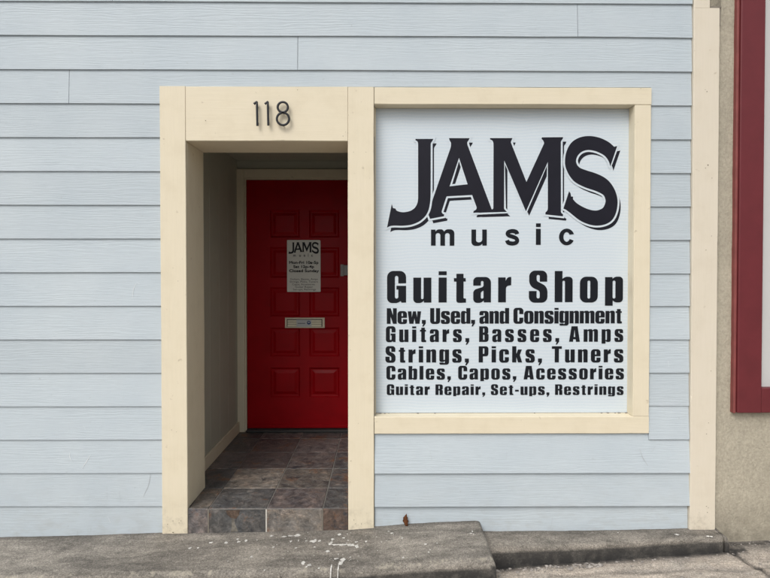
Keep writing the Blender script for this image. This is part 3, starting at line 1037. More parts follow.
HOLE = R4(24.5, 11, 33.5, 69, 4.5)
HEAVY = {                                                    # condensed heavy grotesque, cap height 100
    'i': (26, [R4(0, 0, 26, 80), R4(0, 88, 26, 100)]),
    'l': (26, [R4(0, 0, 26, 100)]),
    'u': (58, [[(0, 80), (25, 80), (25, 11, 3.9), (33, 11, 3.9), (33, 80), (58, 80), (58, 0), (34, 0), (34, 6), (25, -1.5, 9), (0, -1.5, 15)]]),
    'n': (58, [[(58, 0), (33, 0), (33, 69, 3.9), (25, 69, 3.9), (25, 0), (0, 0), (0, 80), (24, 80), (24, 74), (33, 81.5, 9), (58, 81.5, 15)]]),
    'h': (58, [[(58, 0), (33, 0), (33, 69, 3.9), (25, 69, 3.9), (25, 0), (0, 0), (0, 100), (25, 100), (25, 75), (34, 81.5, 8), (58, 81.5, 15)]]),
    'm': (91, [[(91, 0), (66.5, 0), (66.5, 69, 3.9), (58, 69, 3.9), (58, 0), (33.5, 0), (33.5, 69, 3.9), (25, 69, 3.9), (25, 0), (0, 0), (0, 80), (24, 80), (24, 75), (33, 81.5, 8), (52, 81.5, 8), (57, 74, 2), (66, 81.5, 8), (91, 81.5, 15)]]),
    'r': (42, [[(0, 0), (25, 0), (25, 52, 8), (42, 55), (42, 81.5), (31, 81, 8), (24, 69), (24, 80), (0, 80)]]),
    't': (39, [[(8, 92), (31, 92), (31, 78), (38, 78), (38, 67), (31, 67), (31, 13, 3), (39, 12), (39, -0.5), (20, -1.5, 8), (8, 0, 10), (8, 67), (0, 67), (0, 78), (8, 78)]]),
    'o': (58, [R4(0, -1.5, 58, 81.5, 20), HOLE]),
    'p': (58, [[(0, -12), (25, -12), (25, 5), (33, -1.5, 8), (58, -1.5, 17), (58, 81.5, 17), (33, 81.5, 8), (24, 75), (24, 80), (0, 80)], HOLE]),
    'b': (58, [[(0, 0), (24, 0), (24, 5), (33, -1.5, 8), (58, -1.5, 17), (58, 81.5, 17), (33, 81.5, 8), (25, 75), (25, 100), (0, 100)], HOLE]),
    'd': (58, [[(58, 0), (34, 0), (34, 5), (25, -1.5, 8), (0, -1.5, 17), (0, 81.5, 17), (25, 81.5, 8), (33, 75), (33, 100), (58, 100)], HOLE]),
    'g': (58, [[(58, 80), (34, 80), (34, 75), (25, 81.5, 8), (0, 81.5, 17), (0, 3, 15), (25, 3, 8), (33, 9), (33, -3.5, 3), (25, -3.5, 3), (25, -0.5), (1, -0.5), (1, -14, 12), (58, -14, 16)], R4(24.5, 15, 33.5, 69, 4.5)]),
    'e': (58, [[(0, -1.5, 20), (58, -1.5, 20), (58, 29), (33.5, 29), (33.5, 11, 4.5), (24.5, 11, 4.5), (24.5, 38), (58, 38), (58, 81.5, 20), (0, 81.5, 20)], R4(24.5, 48, 33.5, 69, 4)]),
    'c': (58, [[(0, -1.5, 20), (58, -1.5, 20), (58, 32), (33.5, 32), (33.5, 11, 4.5), (24.5, 11, 4.5), (24.5, 69, 4.5), (33.5, 69, 4.5), (33.5, 49), (58, 49), (58, 81.5, 20), (0, 81.5, 20)]]),
    'a': (57, [[(57, 0), (34, 0), (34, 6), (25, -1.5, 7), (0, -1.5, 14), (0, 40, 10), (33, 50, 5), (33, 69, 4.4), (24.5, 69, 4.4), (24.5, 54), (0, 54), (0, 81.5, 18), (57, 81.5, 18)], [(24.5, 12, 4), (33, 12, 4), (33, 38, 2), (24.5, 33, 4)]]),
    's': (56, [[(0, 25), (0, -1.5, 17), (56, -1.5, 17), (56, 42, 13), (24, 57, 4), (24, 69, 4.4), (33, 69, 4.4), (33, 56), (55, 56), (55, 81.5, 17), (1, 81.5, 17), (1, 39, 13), (32, 25, 5), (32, 11, 4.5), (24, 11, 4.5), (24, 25)]]),
    'k': (60, [[(0, 0), (25, 0), (25, 34), (35, 0), (60, 0), (46, 46), (58, 80), (35, 80), (25, 52), (25, 100), (0, 100)]]),
    'w': (82, [[(10, 0), (35, 0), (41, 36), (47, 0), (72, 0), (82, 80), (59, 80), (57.5, 40), (50, 80), (32, 80), (24.5, 40), (23, 80), (0, 80)]]),
    'S': (60, [[(0, 36), (0, -1.5, 19), (60, -1.5, 19), (60, 50, 16), (25, 68, 5), (25, 88, 5), (35, 88, 5), (35, 66), (59, 66), (59, 101.5, 19), (1, 101.5, 19), (1, 52, 16), (35, 36, 6), (35, 12, 5), (25, 12, 5), (25, 36)]]),
    'G': (61, [[(61, 0), (46, 0), (44, 5), (33, -1.5, 10), (0, -1.5, 18), (0, 101.5, 20), (61, 101.5, 20), (61, 62), (36, 62), (36, 86, 5.5), (25, 86, 5.5), (25, 13, 5.5), (36, 13, 5.5), (36, 42), (30, 42), (30, 54), (61, 54)]]),
    'C': (61, [[(0, -1.5, 20), (61, -1.5, 20), (61, 38), (36, 38), (36, 13, 5.5), (25, 13, 5.5), (25, 87, 5.5), (36, 87, 5.5), (36, 61), (61, 61), (61, 101.5, 20), (0, 101.5, 20)]]),
    'B': (60, [[(0, 0), (60, 0, 17), (60, 49, 10), (51, 53), (58, 57, 8), (58, 100, 17), (0, 100)], [(25, 13), (34, 13, 4), (34, 45, 4), (25, 45)], [(25, 60), (33, 60, 4), (33, 87, 4), (25, 87)]]),
    'P': (58, [[(0, 0), (25, 0), (25, 38), (58, 38, 16), (58, 100, 16), (0, 100)], [(25, 53), (34, 53, 4), (34, 87, 4), (25, 87)]]),
    'R': (60, [[(0, 0), (25, 0), (25, 43), (34, 43, 5), (34, 0), (60, 0), (60, 44, 8), (51, 49), (60, 56, 9), (60, 100, 17), (0, 100)], [(25, 57), (35, 57, 4), (35, 87, 4), (25, 87)]]),
    'T': (60, [[(17.5, 0), (42.5, 0), (42.5, 84), (60, 84), (60, 100), (0, 100), (0, 84), (17.5, 84)]]),
    'A': (69, [[(0, 0), (25, 0), (27, 16), (42, 16), (44, 0), (69, 0), (54, 100), (15, 100)], [(29.5, 31), (39.5, 31), (34.7, 78)]]),
    'N': (61, [[(0, 0), (23, 0), (23, 46), (38, 0), (61, 0), (61, 100), (38, 100), (38, 55), (24, 100), (0, 100)]]),
    'U': (61, [[(0, 100), (25, 100), (25, 13, 5.5), (36, 13, 5.5), (36, 100), (61, 100), (61, -1.5, 19), (0, -1.5, 19)]]),
    ',': (24, [[(0, 24), (24, 24), (24, 2), (10, -18), (2, -18), (9, 0), (0, 0)]]),
    '-': (31, [R4(0, 32, 31, 49)]),
}
ROUND = {                                                    # wide bold grotesque, x height 100
    'm': (142, [[(0, 0), (28, 0), (28, 79, 17), (57, 79, 15), (57, 0), (85, 0), (85, 79, 17), (114, 79, 15), (114, 0), (142, 0), (142, 102, 32), (92, 102, 20), (80, 88, 3), (70, 102, 20), (40, 102, 20), (27, 88, 2), (27, 100), (0, 100)]]),
    'u': (94, [[(0, 100), (28, 100), (28, 20, 16), (66, 20, 20), (66, 100), (94, 100), (94, 0), (67, 0), (67, 11), (50, -2, 20), (0, -2, 34)]]),
    's': (90, [[(0, 30), (0, -2, 30), (90, -2, 36), (90, 57, 26), (31, 66, 8), (31, 82, 8), (60, 82, 8), (60, 70), (87, 70), (87, 102, 34), (3, 102, 34), (3, 44, 24), (61, 34, 8), (61, 18, 8), (28, 18, 8), (28, 30)]]),
    'i': (28, [R4(0, 0, 28, 100), R4(0, 112, 28, 134)]),
    'c': (94, [[(0, -2, 46), (94, -2, 46), (94, 38), (66, 38), (66, 20, 18), (28, 20, 18), (28, 80, 18), (66, 80, 18), (66, 63), (94, 63), (94, 102, 46), (0, 102, 46)]]),
}


def fill_faces(bm, loops, Y, mat=0):
    """fill flat outlines (X, Z), even-odd, into bm at depth Y"""
    cu = bpy.data.curves.new('tmp_fill', 'CURVE')
    cu.dimensions = '2D'
    cu.fill_mode = 'BOTH'
    for lp in loops:
        s = cu.splines.new('POLY')
        s.points.add(len(lp) - 1)
        for p, q in zip(s.points, lp):
            p.co = (q[0] * 10, q[1] * 10, 0, 1)
        s.use_cyclic_u = True
    ob = bpy.data.objects.new('tmp_fill', cu)
    COL.objects.link(ob)
    bpy.context.view_layer.update()
    me = bpy.data.meshes.new_from_object(ob.evaluated_get(bpy.context.evaluated_depsgraph_get()))
    bpy.data.objects.remove(ob)
    bpy.data.curves.remove(cu)
    vs = [bm.verts.new((v.co.x / 10, Y, v.co.y / 10)) for v in me.vertices]
    for p in me.polygons:
        try:
            bm.faces.new([vs[i] for i in p.vertices]).material_index = mat
        except ValueError:
            pass
    bpy.data.meshes.remove(me)


def text_line(text, font, unit_w, unit_h, xa, xb, zb_a, zb_b, space, Y, name, parent, mat):
    """one line of letters spread evenly from xa to xb, on a base line from zb_a to zb_b (metres)"""
    total = sum(font[c][0] * unit_w for c in text if c != ' ')
    ns = text.count(' ')
    gaps = len([c for c in text if c != ' ']) - 1
    e = (xb - xa - total - ns * space) / gaps
    bm = bmesh.new()
    x = xa
    for i, c in enumerate(text):
        if c == ' ':
            x += space
            link(name, bm, mat, parent)                       # every word is a part of its own
            bm = bmesh.new()
            continue
        w, loops = font[c]
        zb = zb_a + (zb_b - zb_a) * (x - xa) / (xb - xa)
        fill_faces(bm, [[(x + p.x * unit_w, zb + p.y * unit_h) for p in fillet(lp)] for lp in loops], Y)
        x += w * unit_w + e
    return link(name, bm, mat, parent)


_c = [Vector(p) for p in ((75, 70), (69, 83), (46, 89), (22, 83), (16, 71), (25, 61), (48, 53), (68, 44), (76, 30), (68, 16), (46, 11), (21, 16), (13, 31))]
_P = []
for _i in range(len(_c) - 1):
    _p0, _p1, _p2, _p3 = _c[max(_i - 1, 0)], _c[_i], _c[_i + 1], _c[min(_i + 2, len(_c) - 1)]
    for _k in range(6):
        _t = _k / 6
        _P.append(0.5 * ((2 * _p1) + (_p2 - _p0) * _t + (2 * _p0 - 5 * _p1 + 4 * _p2 - _p3) * _t * _t + (3 * _p1 - _p0 - 3 * _p2 + _p3) * _t ** 3))
_P.append(_c[-1])
_L, _R = [], []
for _i, _p in enumerate(_P):
    _d = (_P[min(_i + 1, len(_P) - 1)] - _P[max(_i - 1, 0)]).normalized()
    _w = 12.2 if 12 < _i < len(_P) - 13 else 12.8
    _L.append(_p + Vector((-_d.y, _d.x)) * _w)
    _R.append(_p - Vector((-_d.y, _d.x)) * _w)
ROUND['s'] = (90, [[(q.x, q.y) for q in _L + _R[::-1]]])

_o = [(47 + 47.5 * math.cos(math.radians(q)), 50 + 52 * math.sin(math.radians(q))) for q in range(20, 337, 5)]
_i = [(47 + 20 * math.cos(math.radians(q)), 50 + 30 * math.sin(math.radians(q))) for q in range(335, 24, -6)]
ROUND['c'] = (94, [_o + _i])

# ------------------------------------------------------------------ the shop sign filling the window
LY = IY - 0.0016
sgx, sgz = (FXL + FXR) / 2, FZB
sign = thing('shop_sign', 'pale perforated film sign with big black logo and lines of lettering filling the cream-framed window', 'sign', (sgx, IY, sgz))
bm = bmesh.new()
box(bm, XR1 - 0.0008, WXI - 0.0008, IY, IY + 0.002, ZWB1 + 0.003, ZWT - 0.002)
link('film_panel', bm, M['film'], sign)

LINES = [
    ('Guitar Shop', 387.1, 622.9, 302.6, 301.9, 31.2, 0.311, 10.5),
    ('New, Used, and Consignment', 386.8, 621.9, 323.8, 323.3, 15.6, 0.163, 3.6),
    ('Guitars, Basses, Amps', 385.9, 623.2, 342.0, 341.7, 15.6, 0.158, 6.2),
    ('Strings, Picks, Tuners', 385.4, 623.3, 362.5, 362.3, 16.2, 0.168, 6.6),
    ('Cables, Capos, Acessories', 386.4, 623.9, 379.6, 379.3, 13.6, 0.148, 5.0),
    ('Guitar Repair, Set-ups, Restrings', 386.8, 623.5, 395.0, 394.9, 10.6, 0.122, 4.0),
]
PXM = (2.82 + LY) / F_PX                                      # metres to a photo pixel on the film
for txt, u0, u1, va, vb, cap, uw, sp in LINES:
    text_line(txt, HEAVY, uw * PXM, cap / 100 * PXM, AX(u0, va, LY), AX(u1, vb, LY), AZ(u0, va, LY), AZ(u1, vb, LY), sp * PXM, LY, 'lettering', sign, M['ink'])
bm = bmesh.new()
for c, u0, u1, vb in (('m', 431.0, 454.3, 245.6), ('u', 471.4, 486.8, 245.5), ('s', 505.0, 519.5, 245.2), ('i', 535.9, 540.7, 244.8), ('c', 559.1, 574.3, 244.9)):
    w, loops = ROUND[c]
    x0, z0 = at(u0, vb, LY)
    kx = (u1 - u0) * PXM / w
    kz = 16.0 / 100 * PXM
    fill_faces(bm, [[(x0 + p.x * kx, z0 + p.y * kz) for p in fillet(lp, 8)] for lp in loops], LY)
link('lettering', bm, M['ink'], sign)

# the big logo word: outlines measured off the photograph (photo pixels on the film plane)
LOGO = {
    'J': [[(415.4, 138.9), (433.3, 138.9), (432.5, 140.8, 1), (430.7, 142.9, 1.5), (430.6, 200.4, 8), (428.3, 212.2, 6), (422.6, 219.6, 5), (414.3, 224.2, 5), (404.7, 225.9, 5), (394.3, 225.5, 3), (390.2, 225.9, 2), (387.0, 227.6),
           (391.8, 203.8), (392.9, 208), (395.6, 208.6), (396.2, 210.5, 1), (400.9, 212.3, 3), (406.6, 212.1, 3), (412.4, 210.2, 3), (416.5, 206.1, 3), (418.1, 200.4, 4), (418.1, 143.3, 1.5), (417.3, 141, 1), (415.6, 140.4)]],
    'A': [[(449, 138.1), (469.5, 138.1), (468.8, 140, 1), (467.1, 142.1, 1), (467.4, 144.7, 1), (491.6, 209.0, 1), (493.4, 211.6), (473.3, 212.8), (473.6, 211), (476.1, 209.7, 1), (476.8, 207.6, 2), (472.1, 194.9), (446.5, 196.3, 0.8),
           (441.4, 212.0, 1), (443.0, 214.1, 1), (444.2, 214.2), (443.9, 216.2), (430, 218.8), (428.6, 215), (432.8, 199.0), (451, 146.5, 2), (451, 142.5, 1), (449.6, 140.4)], [(459.0, 157.8), (449.6, 186.3), (467.6, 184.2)]],
    'M': [[(490, 138.1), (512.4, 138), (511.7, 139.9, 0.8), (510.7, 142.1, 1), (526.4, 181.9), (544.2, 143.0, 1), (543.2, 140.4, 1), (541.5, 138.9), (541.8, 137.3), (563.1, 137.1), (562.6, 139, 0.8), (560.8, 141.2, 1), (560.9, 212.6, 1), (563.2, 214.5), (562.7, 216.2),
           (545.4, 214.4), (545.4, 212.4), (547.3, 210.7, 1), (547.8, 208.5, 1), (547.8, 162), (525.9, 211.3), (504.2, 160.5), (504.0, 208.9, 1), (506.8, 211.8), (478, 212.7), (490.6, 210.5), (493.3, 208.6, 1), (493.5, 143, 1), (492.5, 140.4, 1), (490, 139.3)]],
}
S_CURVE = [(352, 92), (320, 65), (270, 42), (215, 33), (160, 42), (115, 72), (88, 125), (82, 185), (95, 230), (120, 270), (150, 295), (200, 318), (250, 335), (290, 355), (303, 378), (303, 402), (288, 430), (250, 443), (200, 432), (150, 405), (126, 381)]
S_TIP = [(126, 366), (116, 366), (112, 347), (104, 337), (73, 432), (85, 437), (110, 455)]
S_BACK = [(160, 495), (210, 518), (260, 526), (310, 516), (345, 490), (365, 445), (371, 390), (360, 340), (335, 295), (300, 262), (250, 238), (200, 222), (165, 208), (148, 190), (143, 165), (155, 137), (180, 117), (215, 110), (260, 120), (300, 142), (322, 172), (331, 200)]
S_END = [(369, 88)]


def spline(pts, n=5):
    out = []
    P = [Vector(p) for p in pts]
    for i in range(len(P) - 1):
        p0, p1, p2, p3 = P[max(i - 1, 0)], P[i], P[i + 1], P[min(i + 2, len(P) - 1)]
        for s in range(n):
            t = s / n
            out.append(0.5 * ((2 * p1) + (p2 - p0) * t + (2 * p0 - 5 * p1 + 4 * p2 - p3) * t * t + (3 * p1 - p0 - 3 * p2 + p3) * t ** 3))
    out.append(P[-1])
    return out


S_OUT = spline(S_CURVE) + [Vector(p) for p in S_TIP] + spline([S_TIP[-1]] + S_BACK)[1:] + [Vector(p) for p in S_END]
LOGO_PX = {k: [fillet(lp) for lp in v] for k, v in LOGO.items()}
LOGO_PX['S'] = [[Vector((550 + p.x / 5.5, 130 + p.y / 5.5)) for p in S_OUT]]


def area2(lp):
    return sum(a.x * b.y - b.x * a.y for a, b in zip(lp, lp[1:] + lp[:1]))


def dilate(lp, d):
    """grow an outline by d (a hole, given with d < 0, shrinks)"""
    s = 1 if area2(lp) > 0 else -1
    pts = [p for i, p in enumerate(lp) if (p - lp[i - 1]).length > 1e-4]
    n = len(pts)
    out = []
    for i, p in enumerate(pts):
        a, b = (p - pts[i - 1]).normalized(), (pts[(i + 1) % n] - p).normalized()
        na, nb = Vector((a.y, -a.x)) * s, Vector((b.y, -b.x)) * s
        m = na + nb
        if m.length < 0.3:
            m = na
        m.normalize()
        k = d / max(0.55, m.dot(na))
        out.append(p + m * k)
    return out


def to_film(lp, Y):
    return [Vector(at(p.x, p.y, Y)) for p in lp]


for idx, (ch, base) in enumerate((('A', 0.0010), ('M', 0.0010), ('J', 0.0018), ('S', 0.0018))):
    bm = bmesh.new()
    loops = LOGO_PX[ch]
    eps = 0.00006 * idx
    sh = [[p + Vector((3.3, 4.4)) for p in lp] for lp in loops]
    fill_faces(bm, [to_film(lp, LY) for lp in sh], LY + 0.0008 - eps, 0)
    gr = [dilate(lp, 1.9 if i == 0 else -1.8) for i, lp in enumerate(loops)]
    fill_faces(bm, [to_film(lp, LY) for lp in gr], LY + 0.0006 - base + 0.0010 - eps * 2 - 0.0006, 1)
    fill_faces(bm, [to_film(lp, LY) for lp in loops], LY - base + 0.0004 - eps * 2, 0)
    link('logo_letter', bm, [M['logoink'], M['film']], sign)

# ------------------------------------------------------------------ notice taped to the red door
NY = DY - 0.0015
nu0, nu1, nv0, nv1 = 287.0, 320.6, 240.0, 291.9
nx0, nz1 = at(nu0, nv0, NY)
nx1, nz0 = at(nu1, nv1, NY)
notice = thing('hours_notice', 'small grey notice with opening hours taped to the red door above the mail slot', 'notice', ((nx0 + nx1) / 2, NY, nz0))
bm = bmesh.new()
vs = fillet([(nx0, nz0, 0.004), (nx1, nz0, 0.004), (nx1, nz1, 0.01), (nx0, nz1, 0.006)])
ring0 = [bm.verts.new((p.x, NY - 0.0008, p.y)) for p in vs]
ring1 = [bm.verts.new((p.x, NY + 0.0008, p.y)) for p in vs]
bm.faces.new(ring0)
bm.faces.new(ring1[::-1])
for i in range(len(vs)):
    j = (i + 1) % len(vs)
    bm.faces.new([ring0[i], ring1[i], ring1[j], ring0[j]])
bmesh.ops.recalc_face_normals(bm, faces=bm.faces[:])
link('notice_sheet', bm, M['paper'], notice)
NT = NY - 0.0014
bm = bmesh.new()
for k, ch in enumerate('JAMS'):
    lps = [[Vector((288.4 + (p.x - 387) * (30.4 / 230.0), 242.2 + (p.y - 138) * (11.6 / 88.0))) for p in lp] for lp in LOGO_PX[ch]]
    fill_faces(bm, [to_film(lp, NT) for lp in lps], NT - 0.0001 * k)
link('notice_logo', bm, M['ink'], notice)


def plain_text(bm, body, u0, u1, vb, size_px, Y, bold=0.0):
    """a line of the built-in sans face, squeezed to run from u0 to u1"""
    cu = bpy.data.curves.new('tmp_text', 'FONT')
    cu.body = body
    cu.size = 1.0
    cu.offset = bold
    cu.fill_mode = 'BOTH'
    ob = bpy.data.objects.new('tmp_text', cu)
    COL.objects.link(ob)
    bpy.context.view_layer.update()
    me = bpy.data.meshes.new_from_object(ob.evaluated_get(bpy.context.evaluated_depsgraph_get()))
    bpy.data.objects.remove(ob)
    xs_ = [v.co.x for v in me.vertices]
    x0, z0 = at(u0, vb, Y)
    x1, _ = at(u1, vb, Y)
    kx = (x1 - x0) / (max(xs_) - min(xs_))
    kz = size_px * (Y - CAM.y) / F_PX / 0.72
    vs = [bm.verts.new((x0 + (v.co.x - min(xs_)) * kx, Y, z0 + v.co.y * kz)) for v in me.vertices]
    for p in me.polygons:
        try:
            bm.faces.new([vs[i] for i in p.vertices])
        except ValueError:
            pass
    bpy.data.meshes.remove(me)


bm = bmesh.new()
for c, u in zip('music', (293.2, 299.2, 303.6, 308.0, 311.2)):
    plain_text(bm, c, u, u + (0.5 if c == 'i' else 2.6 if c == 'm' else 1.7), 256.6, 3.4 if c == 'i' else 2.9, NT, 0.02)
for body, u0, u1, vb, s, bd in (('Mon-Fri 10a-5p', 289.1, 318.2, 263.7, 2.7, 0.012), ('Sat 12p-4p', 293.3, 313.8, 267.8, 2.6, 0.012), ('Closed Sunday', 289.1, 318.6, 272.0, 2.7, 0.012),
                                ('Guitars, Basses, Amps', 290.2, 317.8, 280.0, 1.9, 0.0), ('Strings, Picks, Tuners', 289.8, 317.9, 282.6, 1.9, 0.0), ('Capos, Accessories', 292.3, 314.8, 285.2, 1.9, 0.0),
                                ('Guitar Repair', 295.2, 313.0, 287.8, 1.9, 0.0), ('Set-ups, Restrings', 293.0, 315.9, 290.3, 1.9, 0.0)):
    plain_text(bm, body, u0, u1, vb, s, NT)
    if bd:
        plain_text(bm, body, u0 + 0.22, u1 + 0.22, vb, s, NT - 0.0001)
        plain_text(bm, body, u0 + 0.1, u1 + 0.1, vb + 0.2, s, NT - 0.0002)
        plain_text(bm, body, u0 + 0.32, u1 + 0.32, vb + 0.2, s, NT - 0.0003)
        plain_text(bm, body, u0 + 0.1, u1 + 0.1, vb - 0.15, s, NT - 0.0004)
link('lettering', bm, M['ink'], notice)

# ------------------------------------------------------------------ neighbouring building
nb = thing('neighbouring_building', 'olive beige stucco building with a dark red window frame at the edge of the shopfront', 'building', (2.6, 0, 0.05))
RY = -0.034                                                  # face of the red frame
RX0 = AX(737.5, 200, RY) + 0.012
RXI = AX(764.0, 200, RY)
RZ0, RZI = AZ(750, 413.2, RY), AZ(766, 388.3, RY)
bm = bmesh.new()
xs = frange(CB1 - 0.075, 2.3, 60) + [2.6, 3.2, 4.4, 5.5]
zs = frange(-0.1, 3.2, 130) + [3.6, 4.3]
gv = {}
for i, x in enumerate(xs):
    for j, z in enumerate(zs):
        y = 0.004 + 0.004 * mnoise.noise((x * 4, z * 4, 2)) + 0.002 * mnoise.noise((x * 22, z * 22, 5))
        gv[i, j] = bm.verts.new((x, y, z))
for i in range(len(xs) - 1):
    for j in range(len(zs) - 1):
        if xs[i] > RX0 + 0.03 and zs[j] > RZ0 + 0.03:
            continue
        bm.faces.new([gv[i, j], gv[i + 1, j], gv[i + 1, j + 1], gv[i, j + 1]])
box(bm, CB1 - 0.075, 5.5, 0.014, 0.20, -0.1, RZ0 + 0.02)
box(bm, CB1 - 0.075, RX0 + 0.02, 0.014, 0.20, RZ0 + 0.02, 4.3)
# the torn stucco lump over the short corner board
lx0, lx1 = AX(710.4, 4, TY), CB1 - 0.002
bmesh.ops.create_grid(bm, x_segments=2, y_segments=2, size=0.001)
box(bm, lx0, CB1 + 0.012, -0.012, 0.01, ZCBT + 0.012, 4.3, 0.004)
link('stucco_wall', bm, M['stucco'], nb, smooth=True)
bm = bmesh.new()
ox, oz = AX(721.2, 18, 0.0), AZ(721, 9, 0.0)
box(bm, CB1 + 0.0008, CB1 + 0.010, -0.014, 0.003, AZ(721, 27, 0), AZ(721, 8, 0), 0.002)
box(bm, lx0 + 0.0015, CB1 + 0.011, -0.020, -0.004, ZCBT + 0.0015, ZCBT + 0.0115, 0.002)  # dark strip standing in for the shadow under the stucco lump
link('joint_and_shade', bm, M['caulk'], nb)
rw = None
bm = bmesh.new()
RX1 = 3.6
box(bm, RX0, RXI, RY, 0.02, RZ0, 4.3, 0.004)
box(bm, RXI + 0.0005, RX1, RY, 0.02, RZ0 + 0.001, RZI, 0.004)
rw = link('window', bm, M['red'], nb)
rw['label'] = 'window in a wide dark red frame'
bm = bmesh.new()
box(bm, RX0 - 0.014, RX0 - 0.0005, RY + 0.012, 0.012, RZ0 - 0.004, 4.3, 0.003)  # lighter red colour stands in for light on the frame's left side
link('lit_frame_edge', bm, m_plain('lit_edge_red', (0.21, 0.055, 0.052), 0.6, 0, 0.2, 14), rw)
bm = bmesh.new()
box(bm, RXI - 0.03, RX1, 0.006, 0.016, RZI - 0.03, 4.3)
link('blind', bm, M['blind'], rw)



# ------------------------------------------------------------------ the concrete step and the lower ledge
def slab(name, xs, ys, top, mat, label, cat, drop_x, drop_y, seed, amp=0.0022, edge_r=0.028, right_only=True):
    """a worn block: top heights from top(x, y), edges rounded over and chipped"""
    bm = bmesh.new()
    wl = bm.verts.layers.float_color.new('wear')
    gl = bm.verts.layers.float_color.new('grime_dark')
    gv = {}
    for i, (x, dx) in enumerate(xs):
        for j, (yf, dy) in enumerate(ys):
            yy = yf(x) if callable(yf) else yf
            chip = 0.010 * max(0, mnoise.noise((x * 5.5, seed, 3)) - 0.15) + 0.004 * mnoise.noise((x * 17, seed, 8))
            d = math.hypot(dx, dy)
            n1 = mnoise.noise((x * 9, yy * 9, seed + dy * 9))
            n2 = mnoise.noise((x * 38, yy * 38, seed + dy * 38))
            z = top(x, yy) - d - (chip if 0 < dy < 0.05 else 0)
            z += amp * 0.9 * n1 + amp * 0.35 * n2 if d < 0.002 else 0
            push = (0.005 * n1 + 0.0025 * n2) if dy > 0.004 else 0
            v = bm.verts.new((x + (push if dx > 0.004 else 0), yy + push + (chip * 0.8 if dy > 0 else 0), z))
            gv[i, j] = v
            # pale worn arris, face darker towards its foot, top darker towards the wall
            ed = 0.0
            if 0.0005 <= d <= 0.012:
                ed = 1.0 if dy > 0 else 0.7
            elif d == 0:
                near = min(yy - ys_front(x), 1.0) if dy == 0 else 1
                ed = max(0, 1 - near / 0.030) * 0.6
            if seed < 20 and dy == 0 and x > SX1 - 0.030:
                ed = max(ed, 0.8)
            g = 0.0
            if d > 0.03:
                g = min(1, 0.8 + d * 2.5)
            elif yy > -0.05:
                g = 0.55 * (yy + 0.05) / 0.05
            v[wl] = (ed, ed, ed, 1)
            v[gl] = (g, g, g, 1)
    for i in range(len(xs) - 1):
        for j in range(len(ys) - 1):
            bm.faces.new([gv[i, j], gv[i + 1, j], gv[i + 1, j + 1], gv[i, j + 1]])
    bmesh.ops.recalc_face_normals(bm, faces=bm.faces[:])
    o = bpy.data.objects.new(name, None)
    return bm


STEP_TAB = [(AX(u, v, TY), AZ(u, v, TY)) for u, v in ((2, 538.5), (90, 536.5), (160, 534.0), (270, 532.0), (348, 530.0), (404, 525.5), (440, 523.5), (484, 521.8))]
SX1 = 0.528


def step_top(x, y):
    return lin(STEP_TAB, x) + 0.036 * (y + 0.02)


SFY = -0.375
ARC = [(0.030, 0.0), (0.020, 0.0016), (0.012, 0.005), (0.006, 0.011), (0.0025, 0.019), (0.0, 0.030)]


def ys_front(x): return SFY


FACE = [(-0.001, 0.045), (-0.002, 0.060), (-0.003, 0.08), (-0.004, 0.10), (-0.005, 0.13), (-0.006, 0.16), (-0.007, 0.22), (-0.008, 0.30)]
ysl = [(y, 0.0) for y in frange(0.05, SFY + 0.034, 62)] + [(SFY + a, d) for a, d in ARC] + [(SFY + a, d) for a, d in FACE]
xsl = [(x, 0.0) for x in frange(-3.4, -2.2, 24)] + [(x, 0.0) for x in frange(-2.19, SX1 - 0.034, 380)] + [(SX1 - a, d) for a, d in ARC] + [(SX1 - a, d) for a, d in FACE]
bm = slab('concrete_step', xsl, ysl, step_top, None, '', '', 0, 0, 11.0)
step = thing('concrete_step', 'broad dark concrete step splashed with white paint in front of the recessed doorway', 'step', (-0.8, -0.18, 0.03))
link('step_slab', bm, M['step'], step, smooth=True)

# lower ledge to the right
LG_B = [(AX(u, v, TY), AZ(u, v, TY)) for u, v in ((500, 532.5), (600, 531.8), (722, 529.0))]


def ys_front(x): return -0.165 + (x - 0.6) * 0.062


LX1 = 1.795


def ledge_top(x, y):
    return lin(LG_B, x) + 0.05 * (y + 0.02)


ysl = [((lambda x, f=f: 0.02 + f * (ys_front(x) + 0.022 - 0.02)), 0.0) for f in frange(0, 1, 26)] + [((lambda x, a=a: ys_front(x) + a * 0.65), d * 0.65) for a, d in ARC] + [((lambda x, a=a: ys_front(x) + a), d - 0.012) for a, d in FACE]
xsl = [(x, 0.0) for x in frange(0.40, LX1 - 0.030, 170)] + [(LX1 - a, d) for a, d in ARC] + [(LX1 - a, d) for a, d in FACE]
bm = slab('concrete_ledge', xsl, ysl, ledge_top, None, '', '', 0, 0, 29.0, 0.0025)
ledge = thing('concrete_ledge', 'low narrow concrete ledge under the window wall, beside the broad step', 'step', (1.15, -0.08, 0.03))
link('ledge_slab', bm, M['ledge'], ledge, smooth=True)


def on_surface(u, v, top):
    d = ray(u, v)
    t = 1.5
    for _ in range(40):
        p = CAM + d * t
        t += (top(p.x, p.y) - p.z) / d.z
    return CAM + d * t


